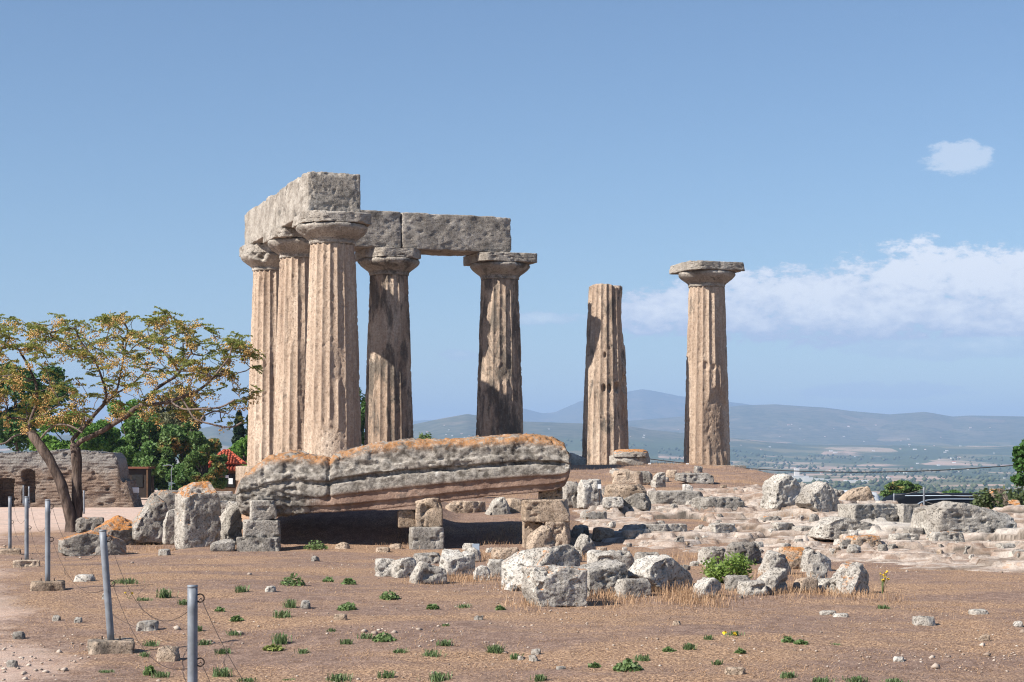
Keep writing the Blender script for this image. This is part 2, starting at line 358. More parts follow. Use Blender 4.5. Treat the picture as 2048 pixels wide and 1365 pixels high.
k = t.math('MAXIMUM', t.attr('lane'), t.attr('bare')); col = t.mix(t.math('MULTIPLY', k, t.mr(t.math('ADD', n2, t.math('MULTIPLY', k, .6)), .55, .85)), col, lanec)
t.set('Base Color', col); t.set('Roughness', 1.)
t.bump(t.math('ADD', t.math('MULTIPLY', n3, .5), t.math('MULTIPLY', n2, .4)), .8, .04)
ground.data.materials.append(t.m); tag(ground, 'dry brown earth with straw and a pinkish trodden lane at left', None, None, 'structure')

# --- bedrock sheet
bx = np.arange(.2, 17, .045); by = np.concatenate([np.arange(18, 36, .045), np.arange(36, 45.5, .07)])
BX, BY = np.meshgrid(bx, by, indexing='ij'); BZ = bed(BX, BY)
rock_d = .016*fbm(np.stack([BX*5, BY*6, BZ*6], -1), 3, 61, .65)-.05*np.maximum(fbm(np.stack([BX*1.9, BY*3.4, BZ*3], -1), 3, 63)-.22, 0)*2
bedrock = obj('bedrock', mesh('bedrock', np.stack([BX, BY, BZ+rock_d], -1).reshape(-1, 3), grid_faces(len(bx), len(by)), False))
_e = cells(np.stack([(BX+.5*n2d(BX*.3, BY*.3, 2, 44))*.42, (BY+.6*n2d(BX*.3, BY*.3, 2, 45))*1.3, 0*BX+.5], -1), 301)[1]; attr(bedrock.data, 'crack', np.exp(-(_e/.06)**2).ravel())
attr(bedrock.data, 'ledge', (sstep(-.2, .5, BY-(31.2-.62*(BX-5.0)))*sstep(5.0, 6.2, BX)*(1-sstep(1.7, 3.2, BY-(31.2-.62*(BX-5.0))))).ravel())
t = NT('bedrock'); c = t.coord(False); cs = t.coord(False, (.55, 1.4, 1.2))
n1 = t.noise(cs, .9, 8, .65); n2 = t.noise(cs, 5, 8, .7); n3 = t.noise(c, 30, 6, .72)
col = t.mix(t.mr(n1, .36, .62), (.36, .265, .205), (.46, .41, .36)); col = t.mix(t.mr(n2, .38, .62), t.mix(.6, col, (.17, .105, .075)), t.mix(.4, col, (.58, .52, .47)))
col = t.mix(t.math('MULTIPLY', t.mr(t.noise(cs, 1.6, 8, .7), .60, .68), .55), col, (.42, .235, .13))
col = t.mix(t.math('MULTIPLY', t.mr(n3, .56, .68), .7), col, (.10, .082, .068))
col = t.mix(t.math('MULTIPLY', t.attr('ledge'), .75), col, t.mix(n2, (.36, .34, .31), (.56, .53, .49)))
col = t.mix(t.math('MULTIPLY', t.attr('crack'), .7), col, (.12, .085, .06)); steep = t.mr(t.normz(), .75, .35); col = t.mix(t.math('MULTIPLY', steep, t.mr(n2, .3, .55)), col, t.mix(n3, (.05, .044, .038), (.17, .145, .12)))   # darker on the steep faces
t.set('Base Color', col); t.set('Roughness', .97); t.bump(t.math('ADD', t.math('MULTIPLY', n3, .4), t.math('MULTIPLY', n2, .5)), .9, .05)
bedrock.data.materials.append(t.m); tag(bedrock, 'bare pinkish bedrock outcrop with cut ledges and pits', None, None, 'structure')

# --- plain and mountains
R2X = [-900, 0, 380, 430, 470, 560, 760, 828, 880, 935, 960, 1045, 1160, 1250, 1300, 1420, 1600, 3000]
R2Y = [880, 876, 862, 852, 862, 868, 864, 849, 838, 828, 832, 843, 847, 852, 860, 872, 890, 900]
R1X = [-900, 700, 1000, 1180, 1248, 1364, 1440, 1480, 1550, 1650, 1700, 1780, 1850, 1905, 1940, 2048, 2200, 2600, 3400]
R1Y = [880, 872, 862, 850, 843, 834, 818, 812, 810, 817, 824, 831, 826, 836, 834, 836, 830, 842, 850]
R3X = [-900, 400, 700, 900, 1000, 1045, 1085, 1110, 1160, 1210, 1250, 1285, 1310, 1360, 1420, 1480, 1560, 1700, 2048, 3400]
R3Y = [868, 862, 850, 838, 822, 817, 827, 825, 803, 793, 785, 779, 783, 793, 800, 807, 820, 845, 850, 862]
def far_z(th, d):
    px = 1024+F*np.tan(np.clip(th, -1.1, 1.1)); X = np.sin(th)*d; Y = np.cos(th)*d
    right = sstep(.06, .14, th)
    near = -1.6-2.6*right
    hill = near + (-74-near)*sstep(135, 520, d)
    pl = hill + 34*sstep(1500, 6500, d)**1.5 + 2.5*n2d(X/300, Y/300, 3, 91)*sstep(300, 800, d)
    pl = pl + 18*np.maximum(n2d(X/700, Y/500, 4, 93), 0)*sstep(1500, 3200, d)
    z = pl
    for RX, RY, dr, wf, sd in ((R2X, R2Y, 6000., 1500., 95), (R1X, R1Y, 9200., 2300., 97), (R3X, R3Y, 14000., 3000., 99)):
        crest = EYE+(HOR-np.interp(px, RX, RY))*dr/F/np.cos(th)*1.0
        base = -42.; s = np.abs(d*np.cos(th)-dr)/wf
        sp = fbm(np.stack([X/(wf*.35), Y/(wf*.5), X*0+sd], -1), 5, sd, .55, True)
        prof = np.exp(-s**1.5*1.25)
        zz = base+(crest-base)*prof*(1-.30*(1-prof)*(1-sp)*.9)
        z = np.maximum(z, zz) + 0
    return z
dd = 70*(19000/70.)**np.linspace(0, 1, 420); tt = np.concatenate([np.linspace(-1.25, -.42, 50)[:-1], np.linspace(-.42, .42, 520), np.linspace(.42, 1.25, 50)[1:]])
TT, DD = np.meshgrid(tt, dd, indexing='ij')
FZ = far_z(TT, DD); FX = np.sin(TT)*DD; FY = np.cos(TT)*DD
FZ = np.where(FY < 135, np.minimum(FZ, gz(FX, FY)-.25), FZ)
plain_o = obj('plain', mesh('plain', np.stack([FX, FY, FZ], -1).reshape(-1, 3), grid_faces(len(tt), len(dd)), True))
t = NT('farmland'); c = t.coord(False); cw = t.n.new('ShaderNodeVectorMath'); cw.operation = 'MULTIPLY'; cw.inputs[1].default_value = (1, .55, .25); t.l(c, cw.inputs[0]); c2 = cw.outputs[0]
vf = t.voro(c2, 1/140., 'Color'); sp = t.n.new('ShaderNodeSeparateXYZ'); t.l(vf, sp.inputs[0])
n1 = t.noise(c, 1/420., 7, .62); n2 = t.noise(c, 1/45., 6, .65); n3 = t.noise(c, 1/1300., 5, .6)
field = t.mix(t.mr(sp.outputs[0], .45, .55), (.075, .10, .05), (.16, .15, .085)); field = t.mix(t.mr(sp.outputs[1], .80, .84), field, (.34, .27, .19)); field = t.mix(t.mr(sp.outputs[2], .9, .93), field, (.40, .29, .22))
wood = t.mix(n2, (.03, .05, .028), (.085, .11, .06))
col = t.mix(t.mr(n1, .46, .56), field, wood); col = t.mix(t.mr(n2, .55, .68), col, (.045, .065, .035))
scar = t.math('MULTIPLY', t.mr(t.noise(c2, 1/260., 6, .7), .63, .68), t.mr(n2, .4, .55)); col = t.mix(t.math('MULTIPLY', scar, .9), col, (.48, .37, .30))
fp = t.n.new('ShaderNodeSeparateXYZ'); t.l(c, fp.inputs[0])
hillm = t.mr(t.math('ADD', fp.outputs[2], t.math('MULTIPLY', n1, 90)), 60, 130); col = t.mix(t.math('MULTIPLY', hillm, .8), col, t.mix(t.mr(n2, .35, .65), (.05, .065, .04), (.14, .13, .09)))
t.set('Base Color', col); t.set('Roughness', 1.); plain_o.data.materials.append(t.m); tag(plain_o, 'wide farmed plain rising to blue hills and a far mountain', None, None, 'structure')

# ------------------------------------------------------------------ stones
def cube_pts(n):
    """surface of a cube, n quads along an edge, welded"""
    key = {}; V = []; Fs = []
    lin = np.linspace(-1, 1, n+1)
    for ax in range(3):
        for s in (-1, 1):
            ids = np.empty((n+1, n+1), int)
            for i in range(n+1):
                for j in range(n+1):
                    p = [0, 0, 0]; p[ax] = s; p[(ax+1) % 3] = lin[i]; p[(ax+2) % 3] = lin[j]
                    k = tuple(round(q*1000) for q in p)
                    if k not in key: key[k] = len(V); V.append(p)
                    ids[i, j] = key[k]
            a, b, c, d = ids[:-1, :-1], ids[1:, :-1], ids[1:, 1:], ids[:-1, 1:]
            q = np.stack([a, b, c, d] if s > 0 else [a, d, c, b], -1).reshape(-1, 4); Fs.append(q)
    return np.array(V, float), np.concatenate(Fs)
CUBES = {}
def stone_mesh(name, half, pw=7., cuts=(), rough=.05, seed=0, n=26, mat=None, pits=1., chips=11, tilt=0., fine=1.):
    """a weathered block: rounded box, broken by flat chips, then eroded"""
    if n not in CUBES: CUBES[n] = cube_pts(n)
    V, Fc = CUBES[n]; h = np.array(half, float); r = np.random.default_rng(seed)
    pw = pw*1.7; L = (np.abs(V)**pw).sum(1)**(1/pw); P = V/L[:, None]
    for nx, ny, nz, dd_ in cuts:                         # shaping cuts, in units of the half size
        nn = np.array([nx, ny, nz], float); nn /= np.linalg.norm(nn); e = np.maximum(P@nn-dd_, 0); P = P-e[:, None]*nn
    P = P*h; s = h.min(); m = float(h.mean())
    for i in range(chips):                               # knocked-off corners and edges
        nn = r.normal(size=3); nn[2] = abs(nn[2])*.8; nn /= np.linalg.norm(nn); top = (P@nn).max(); e = np.maximum(P@nn-top+s*r.uniform(.06, .42), 0); P = P-e[:, None]*nn
    N = P/(np.linalg.norm(P/h, axis=1)[:, None]*h**2*1.0+1e-9); N = V*np.abs(V)**3; N /= np.linalg.norm(N, axis=1)[:, None]+1e-9
    off = r.uniform(0, 90, 3)
    d1 = fbm((P+off)/(m*1.1), 4, seed % 97, .5); d2 = fbm((P+off)*9, 3, seed % 89+3, .62); d3 = np.maximum(fbm((P+off)*11, 2, seed % 83+5)-.24, 0); d4, edge_ = cells((P+off)/(m*.62), seed % 79+7); d5, _e = cells((P+off)/(m*.24), seed % 71+9)
    P = P+N*(rough*m*.9*d1+fine*.010*d2-fine*pits*.12*d3+rough*.55*m*d4+rough*.2*m*d5*min(1, fine))[:, None]
    if tilt: ca, sa = math.cos(tilt), math.sin(tilt); P = np.stack([P[:, 0]*ca+P[:, 2]*sa, P[:, 1], -P[:, 0]*sa+P[:, 2]*ca], 1)
    return mesh(name, P, Fc, n < 16, [mat] if mat else [])
SEED = [100]
G = 'blocks propping the fallen beam'; GF = 'rubble stones in the foreground heap'; GR = 'boulders at the right edge of the bedrock'; GL = 'stones left of the fallen beam'
def rock(name, label, cat, x0, x1, y0, y1, d=None, dep=.8, yaw=0., tone='grey', lichen=0., crust=.3, z=None, sink=.06, parent=None, group=None, spots=.15, back=0., pit=.8, **k):
    crust = crust*.75
    """a stone seen at x0..x1, y0..y1 (photo pixels); it stands on the ground there unless a distance is given"""
    SEED[0] += 7; k.setdefault('seed', SEED[0]); px = (x0+x1)/2
    if d is None: gx, d, zz = pix2ground(px, y1)
    w = (x1-x0)*d/F*(.985 if group == G else 1.11 if group == GF else 1.07); hh = (y1-y0)*d/F*(.985 if group == G else 1.07 if group == GF else 1.05); yaw = yaw+(11 if group in (GF, GR, GL) and yaw >= 0 else 0); ya = math.radians(yaw)
    a = w/2/(abs(math.cos(ya))+dep*abs(math.sin(ya))); b = a*dep; hz = hh*(1+sink)/2
    cy = d+b*abs(math.cos(ya))+a*abs(math.sin(ya))*.6+back
    zb = EYE-(y1-HOR)*d/F; X = (px-1024)*cy/F if d > 25 else (px-1024)*(d+b*.5)/F
    k.setdefault('n', 30 if w > .9 else 22 if w > .35 else 12)
    me = stone_mesh(name, (a, b, hz), mat=stone(tone, lichen, crust, False, spots, pit), **k)
    o = obj(name, me, parent, (X, cy, zb+hz-hh*sink), ya)
    return tag(o, label, cat, group)

# ------------------------------------------------------------------ temple columns
PHI = math.radians(20.3); cB, sB = math.cos(PHI), math.sin(PHI)
P0 = np.array([-7.93, 58.0]); eB = np.array([cB, sB]); eA = np.array([sB, -cB]); SA, SB = 3.95, 4.0
POS = {'A2': P0, 'A1': P0+eA*SA, 'A0': P0+eA*SA*2}
for i in range(1, 5): POS['B%d' % i] = P0+eB*SB*i
SH, CH = 6.45, .86
def shaft_mesh(name, H, seed, r0=.855, r1=.655, dmg=(), erode=1., topbreak=0., mat=None, side=None):
    NF, PF, NZ = 20, 12, 150
    th = np.arange(NF*PF)/(NF*PF)*2*np.pi; zz = np.linspace(0, 1, NZ); T, Z = np.meshgrid(th, zz, indexing='ij')
    R = r0+(r1-r0)*Z**1.25
    zm = Z*H; C = np.stack([np.cos(T)*R, np.sin(T)*R, zm], -1)+seed*13.7
    ph = (T/(2*np.pi)*NF) % 1; fl = 1-(2*ph-1)**2                                   # 0 on the arris, 1 in the flute
    wear = np.clip(.12+.75*fbm(C*np.array([.8, .8, .5]), 3, seed), 0, 1)*erode
    for (tc_, zc, rt, rz, dp) in dmg:
        dt = np.abs((T-math.radians(tc_)+np.pi) % (2*np.pi)-np.pi)/math.radians(rt); g = np.exp(-(dt**2+((zm-zc)/rz)**2)**1.5); wear = wear+2.2*g*(dp > .03)
    fluted = np.clip(1-wear*.55, .05, 1)
    dR = -.074*fl*fluted*(R/r0) - .03*(1-fluted)
    arr = np.exp(-(np.minimum(ph, 1-ph)/.12)**2)
    dR -= arr*.045*np.clip(fbm(C*np.array([5, 5, 2.2]), 4, seed+5, .6)-.02, 0, 1)*erode       # nicked arrises
    dR += .008*fbm(C*1.1, 3, seed+9)*erode + .004*fbm(C*9, 3, seed+11, .6) - .07*np.maximum(fbm(C*11, 2, seed+13)-.30, 0)
    for (tc_, zc, rt, rz, dp) in dmg:
        dt = np.abs((T-math.radians(tc_)+np.pi) % (2*np.pi)-np.pi)/math.radians(rt); q = dt**2+((zm-zc)/rz)**2
        g = sstep(1.5, .5, q+.5*fbm(C*2.2, 3, seed+15)); dR -= dp*g*(1+.35*fbm(C*4, 3, seed+17))
    R = R+dR
    top = zm+0
    if topbreak: top = zm-topbreak*sstep(.9, 1, Z)*np.clip(.4+.9*fbm(np.stack([np.cos(T), np.sin(T), T*0], -1)*1.4+seed, 3, seed+19), 0, 1.2)
    V = np.stack([np.cos(T)*R, np.sin(T)*R, top], -1).reshape(-1, 3)
    Fc = grid_faces(len(th), NZ, True)
    # closed top, sunk a little into rubble relief
    k = len(V); nt = len(th); ring_top = np.arange(nt)*NZ+NZ-1; caps = []; Vs = [V]; prev = ring_top
    for f_ in (.8, .5, .2):
        rv = V[ring_top].copy(); rv[:, :2] *= f_; rv[:, 2] += .03*fbm(rv*3+seed, 3, seed+21); Vs.append(rv); cur = np.arange(k, k+nt); k += nt
        caps.append(np.stack([prev, np.roll(prev, -1), np.roll(cur, -1), cur], -1)); prev = cur
    caps.append(np.stack([prev[0::2], np.roll(prev, -1)[0::2], np.roll(prev, -2)[0::2], np.full(nt//2, k)], -1)); Vs.append(V[ring_top].mean(0, keepdims=True))
    return mesh(name, np.concatenate(Vs), np.concatenate([Fc]+caps), True, [mat] if mat else [])
def echinus_mesh(name, seed, mat, wear=1.):
    prof = [(0, .63), (.02, .665), (.05, .675), (.11, .675), (.12, .70), (.14, .69), (.155, .72), (.18, .745), (.26, .86), (.34, .965), (.40, 1.02), (.46, 1.055), (.51, 1.05), (.55, 1.02), (.56, .95), (.565, .6)]
    nt = 128; th = np.arange(nt)/nt*2*np.pi; s = np.linspace(0, 1, 60); pz = np.interp(s, np.linspace(0, 1, len(prof)), [p[0] for p in prof]); pr = np.interp(s, np.linspace(0, 1, len(prof)), [p[1] for p in prof])
    T, I = np.meshgrid(th, np.arange(60), indexing='ij'); R = pr[I]; Z = pz[I]; C = np.stack([np.cos(T)*R, np.sin(T)*R, Z], -1)+seed*7.1
    R = R*(1-wear*.10*sstep(.1, .6, fbm(C*1.3, 3, seed))*sstep(.2, .4, Z))+.02*fbm(C*5, 4, seed+3)-.08*np.maximum(fbm(C*7, 2, seed+5)-.25, 0)-wear*.05*np.maximum(fbm(C*2.1, 3, seed+8), 0)
    V = np.stack([np.cos(T)*R, np.sin(T)*R, Z], -1).reshape(-1, 3); return mesh(name, V, grid_faces(nt, 60, True), True, [mat])
COLS = {   # label, damage patches (angle from +x, height, angular half size, half height, depth), crust, capital wear
    'A0': ('nearest temple column, pale lit flutes under the high end of the architrave', [(250, .5, 50, .8, .05), (285, 3.0, 12, .5, .04)], .27, .5),
    'A1': ('middle column of the three under the left architrave, partly hidden', [(290, 2.5, 14, 1.2, .04), (250, 4.5, 10, .8, .04)], .3, 1.2),
    'A2': ('leftmost temple column at the corner, with a crumbling capital', [(240, 1.2, 12, .4, .05)], .12, 2.2),
    'B1': ('dark stained column holding the joint of the right architrave', [(210, 5.6, 15, .4, .05)], .82, .6),
    'B2': ('blackened column under the right end of the architrave with overhanging abacus', [(280, 3.2, 14, .3, .05), (330, 1.0, 20, .8, .03)], .88, .8),
    'B3': ('broken column shaft without a capital standing alone', [(335, 4.0, 16, .42, .14), (335, 2.9, 14, .3, .16), (300, 2.75, 10, .16, .18), (278, 2.72, 6, .14, .16), (262, 2.72, 6, .14, .16), (340, 1.6, 16, .5, .10), (315, 2.0, 12, .8, .08), (265, 3.9, 4, .09, .12), (350, 5.2, 30, .9, .06)], .62, 1),
    'B4': ('rightmost column standing alone with a wide square abacus on its capital', [(298, 1.5, 40, 1.15, .10), (262, 3.6, 8, .14, .08), (284, 3.55, 7, .12, .08), (320, 4.6, 25, 1.2, .04)], .28, .6),
}
col_objs = {}
for i, (k, (label, dmg, crust, cw_)) in enumerate(COLS.items()):
    x, y = POS[k]; z0 = TEMPLE_Z-.03
    c = empty('column', (x, y, z0), label, 'column', 'columns of the ruined temple'); col_objs[k] = c
    m = stone('column', 0, crust, True, .25, .8)
    if k == 'B3':
        obj('shaft', shaft_mesh('shaft', 6.42, 40+i, r1=.60, dmg=dmg, erode=1.25, topbreak=.14, mat=m), c); continue
    obj('shaft', shaft_mesh('shaft', SH, 40+i, dmg=dmg, erode=.95, mat=m), c)
    mc = stone('lintel', 0, .3 if crust < .5 else .6, False, .2, 1.)
    e = obj('echinus', echinus_mesh('echinus', 60+i, mc, cw_), c, (0, 0, SH-.005))
    hw = {'A0': 1.0, 'A1': 1.0, 'A2': .96, 'B1': .98, 'B2': 1.03, 'B4': 1.06}[k]
    ch = .72 if k in ('A0', 'B1') else .62 if k == 'A2' else .86
    cuts = [(-1, -1, 0, 1.414*(.86 if k == 'B4' else ch+.03)), (1, -1, 0, 1.414*(.80 if k in ('A0', 'B1') else .96)), (-1, 1, 0, 1.414*.93)]
    ab = stone_mesh('abacus', (hw, hw, .155), 24, cuts, .03, 300+i*11, 34, stone('lintel', 0, .3, False, .4), chips=5 if cw_ < 1 else 9, fine=.8)
    obj('abacus', ab, c, (0, 0, SH+.56+.15), PHI)

# architrave beams lying on the capitals
AZ = TEMPLE_Z-.03+SH+.495+.365
def beam(label, p, q, hgt, hw, seed, tone='grey', crust=.35, cuts=(), sag=0., top=None, chips=4, rough=.02):
    p = np.array(p); q = np.array(q); L = np.linalg.norm(q-p); a = math.atan2(q[1]-p[1], q[0]-p[0])
    n = 60
    if n not in CUBES: CUBES[n] = cube_pts(n)
    V, Fc = CUBES[n]; pw = 40; P = V/((np.abs(V)**pw).sum(1)**(1/pw))[:, None]; h = np.array([L/2, hw, hgt/2])
    Q = P*h; r = np.random.default_rng(seed)
    if top is not None: Q[:, 2] = np.where(Q[:, 2] > 0, Q[:, 2]+(Q[:, 2]/(hgt/2))**3*np.interp(Q[:, 0]/(L/2), *top), Q[:, 2])
    N = V*np.abs(V)**6; N /= np.linalg.norm(N, axis=1)[:, None]+1e-9; off = r.uniform(0, 60, 3)
    e = sstep(.72, 1., np.sort(np.abs(P), axis=1)[:, 1])
    Q = Q+N*(.02*fbm((Q+off)*.9, 3, seed)+.007*fbm((Q+off)*9, 3, seed+2, .65)-.07*np.maximum(fbm((Q+off)*np.array([8, 8, 5]), 2, seed+4)-.30, 0)-.13*e*np.maximum(fbm((Q+off)*2.6, 4, seed+6, .6), 0)+.010*cells((Q+off)*1.4, seed)[0]+.004*cells((Q+off)*7, seed+3)[0])[:, None]
    o = obj('architrave_block', mesh('architrave_block', Q, Fc, False, [stone(tone, 0, crust, False, .6)]), None, ((p[0]+q[0])/2, (p[1]+q[1])/2, AZ+hgt/2), a)
    return tag(o, label, 'architrave', 'architrave blocks on the columns')
hwA = .80
a_end = POS['A0']+eA*.22; a_mid = POS['A1']+eA*.02; a_far = POS['A2']-eA*.82
beam('near architrave block with dark broken end above the closest column', a_mid, a_end, 1.2, hwA, 501, 'lintel', .42, top=([-1, -.3, .2, .8, 1], [-.05, .0, .0, .03, .02]))
beam('far left architrave block over the corner column, lit on its left face', a_far, a_mid-eA*.012, 1.18, hwA, 502, 'lintel', .12, top=([-1, -.5, 0, .5, 1], [-.08, -.02, -.05, .02, -.04]))
b0 = POS['A2']+eB*(hwA+.015); b1 = POS['B1']+eB*.22; b2 = POS['B2']+eB*.16
beam('short stretch of right architrave between the corner and the dark column', b0, b1, 1.24, .78, 503, 'lintel', .4)
beam('long grey architrave block bridging the two stained columns', b1+eB*.02, b2, 1.24, .78, 504, 'lintel', .4)

# foundation blocks
def found(label, x0, x1, y0, y1, d, dep=1., yaw=20, **k):
    k.setdefault('tone', 'grey'); return rock('foundation_block', label, 'stone block', x0, x1, y0, y1, d, dep, yaw, pw=16, chips=3, sink=.2, fine=.7, **k)
for k in ('A0', 'A1', 'A2', 'B1', 'B2', 'B3', 'B4'):
    x, y = POS[k]
    me = stone_mesh('foundation_slab', (1.05, 1.05, .25), 16, (), .02, 700+ord(k[0])+int(k[1])*5, 22, stone('tan', 0, .3), chips=2, fine=.7)
    nm = {'A0': 'nearest column', 'A1': 'middle left column', 'A2': 'corner column', 'B1': 'dark stained column', 'B2': 'blackened column', 'B3': 'broken shaft', 'B4': 'rightmost column'}[k]
    tag(obj('foundation_slab', me, None, (x, y, TEMPLE_Z-.27), PHI), 'flat foundation slab under the '+nm, 'stone slab', 'slabs under the columns')
found('wide grey foundation block right of the lone column base', 1424, 1489, 933, 957, 61.6, .8, 6)
found('small lower foundation block at the right foot of the lone column', 1462, 1493, 956, 968, 61.2, .9, 6)
found('rough stone step in front of the lone column base', 1376, 1440, 939, 950, 60.6, .5, 8, tone='tan')

# ------------------------------------------------------------------ the fallen cornice beam on its piers
BXP = [460, 476, 512, 530, 585, 628, 657, 671, 751, 801, 910, 982, 1054, 1108, 1130, 1141]
BTOP = [985, 950, 926, 911, 903, 911, 914, 905, 886, 880, 878, 873, 869, 876, 888, 912]
BBOT = [1000, 1030, 1040, 1036, 1030, 1028, 1026, 1025, 1020, 1015, 1001, 993, 987, 981, 972, 950]
DB = 29.6
def beam_block():
    nS, nP = 260, 190
    s = np.linspace(0, 1, nS); px = 460+(1141-460)*(s+.012*np.sin(2*np.pi*s)*-1)
    top = np.interp(px, BXP, BTOP); bot = np.interp(px, BXP, BBOT)
    # cross-section, clockwise from the bottom front edge: (depth 0 front .. 1 back, height 0 bottom .. 1 top)
    prof = np.array([(.06, 0.0), (.05, .115), (.02, .125), (.012, .27), (-.015, .285), (-.02, .47), (.012, .49), (.02, .545), (-.035, .56), (-.04, .66), (-.012, .68), (-.015, .90), (.03, .965), (.12, .985), (.3, 1.0), (.6, .99), (.86, .96), (.97, .85), (1, .6), (1, .25), (.97, .04), (.8, 0.0), (.45, -.005)])
    pr = np.concatenate([prof, prof[:1]]); seg = np.concatenate([[0], np.cumsum(np.linalg.norm(np.diff(pr, axis=0)*[1., .9], axis=1))]); seg /= seg[-1]
    q = np.linspace(0, 1, nP, endpoint=False); pd = np.interp(q, seg, pr[:, 0]); ph = np.interp(q, seg, pr[:, 1])
    S, Q = np.meshgrid(s, np.arange(nP), indexing='ij')
    dF = DB+.2*(1-S); depth = 1.5
    X = (px[:, None]-1024)*DB/F+0*Q
    zt = EYE-(top[:, None]-HOR)*(DB+.45)/F; zb = EYE-(bot[:, None]-HOR)*DB/F
    D = pd[Q]; Hh = ph[Q]
    sb = sstep(.30, .16, S); D = D*(1-sb)+(.5+(D-.5)*.98+.0)*sb                        # the left end is a shapeless broken mass
    rnd = np.minimum(1, np.sqrt(np.clip(1-((S-.5)/.5)**2, 0, 1))*np.where(S > .5, 9, 3.2))
    mold = 1-sb
    ang = 2*np.pi*q[Q]; el_d = .5-.52*np.cos(ang-.9); el_h = .5+.5*np.sin(ang-.9)
    D = D*(1-.4*sb)+el_d*.4*sb; Hh = Hh*(1-.3*sb)+np.clip(el_h, 0, 1)*.3*sb
    D = .5+(D-.5)*(.35+.65*rnd)
    Y = dF+D*depth; Z = zb+(zt-zb)*Hh
    P = np.stack([X, Y, Z], -1); C = P+31
    dy = D-.5; dz = Hh-.5; nl = np.sqrt(dy**2+dz**2)+1e-6; N = np.stack([0*dy, dy/nl, dz/nl], -1)
    up = sstep(.35, .55, Hh)                                                          # upper zone is torn, the lower fascias keep their dressing
    amp = (.15+.85*np.maximum(up, sb))
    disp = amp*(.012*fbm(C*1.3, 3, 401)+.016*fbm(C*np.array([.7, 3, 9]), 3, 403, .6)+.026*fbm(C*np.array([9, 10, 14]), 3, 404, .7)-.10*np.maximum(fbm(C*np.array([6, 9, 9]), 3, 405)-.2, 0)-.06*np.maximum(fbm(C*2.4, 3, 406)-.2, 0)+.02*cells(C*np.array([1.2, 2, 3]), 417)[0]+.020*cells(C*np.array([5, 7, 9]), 419)[0])+.004*fbm(C*9, 3, 407)-.06*np.exp(-((X+3.12+.05*vnoise(C*4, 3))/.035)**2)*(Hh > .2)+.006*fbm(C*9, 3, 407)
    P = P+N*disp[..., None]
    P[..., 0] += .05*amp*fbm(C*2.2, 3, 409)
    V = P.reshape(-1, 3); Fc = grid_faces(nS, nP); i = np.arange(nS-1); Fc = np.concatenate([Fc, np.stack([i*nP+nP-1, (i+1)*nP+nP-1, (i+1)*nP, i*nP], -1)])
    Vs, k = [V], len(V); ex = []
    for e_, sx in ((0, -.06), (nS-1, .05)):
        ring = e_*nP+np.arange(nP); c0 = V[ring].mean(0); prev = ring
        for f_ in (.66, .33):
            rv = c0+(V[ring]-c0)*f_; rv[:, 0] += sx*(1-f_)+.05*fbm(rv*4, 3, 411); Vs.append(rv); cur = np.arange(k, k+nP); k += nP
            quad = np.stack([prev, np.roll(prev, -1), np.roll(cur, -1), cur], -1); ex.append(quad if e_ == 0 else quad[:, ::-1]); prev = cur
        Vs.append((c0+[sx, 0, 0])[None]); qd = np.stack([prev[0::2], np.roll(prev, -1)[0::2], np.roll(prev, -2)[0::2], np.full(nP//2, k)], -1); ex.append(qd if e_ == 0 else qd[:, ::-1]); k += 1
    Fc = np.concatenate([Fc]+ex)[:, ::-1]; V = np.concatenate(Vs)
    me = mesh('fallen_cornice', V, Fc, False)
    hz = np.concatenate([Hh.ravel(), np.full(len(V)-nS*nP, .5)]); sl = np.concatenate([sb.ravel()*np.ones(nS*nP) if sb.size == nS*nP else np.repeat(sb.ravel(), nP)[:nS*nP], np.zeros(len(V)-nS*nP)])
    attr(me, 'fascia', (1-sstep(.26, .34, hz))*(1-np.clip(sl*1.6, 0, 1))); attr(me, 'crown', sstep(.80, .93, hz))
    return me
t = NT('cornice_stone'); c = t.coord(False); n1 = t.noise(c, 1.6, 8, .65); n2 = t.noise(c, 9, 8, .7); n3 = t.noise(c, 42, 6, .7)
col = t.mix(t.mr(n1, .36, .62), (.12, .105, .09), (.31, .28, .245)); col = t.mix(t.mr(n2, .38, .62), t.mix(.6, col, (.055, .048, .042)), t.mix(.4, col, (.52, .485, .44)))
col = t.mix(t.math('MULTIPLY', t.mr(t.noise(c, 2.6, 8, .7), .60, .68), .8), col, (.60, .585, .55))
fas = t.mix(t.mr(n1, .35, .65), (.20, .125, .095), (.38, .26, .20)); fas = t.mix(t.math('MULTIPLY', t.mr(t.noise(c, 3, 7, .7), .54, .64), .6), fas, (.12, .10, .09))
col = t.mix(t.math('MULTIPLY', t.attr('fascia'), .9), col, fas)
k = t.math('MULTIPLY', t.attr('crown'), t.mr(t.noise(c, 2.6, 10, .78, .8), .41, .51)); k = t.math('MULTIPLY', k, t.mr(n3, .36, .5))
col = t.mix(t.math('MULTIPLY', k, .9), col, t.mix(t.noise(c, 12, 4, .6), (.20, .075, .025), (.50, .26, .10)))
t.set('Base Color', col); t.set('Roughness', .96); t.bump(t.math('ADD', t.math('MULTIPLY', n2, .5), t.math('MULTIPLY', n3, .35)), .9, .05)
cor = beam_block(); cor.materials.append(t.m)
tag(obj('fallen_cornice', cor), 'long fallen moulded cornice beam with orange lichen propped on stone piers', 'cornice beam')

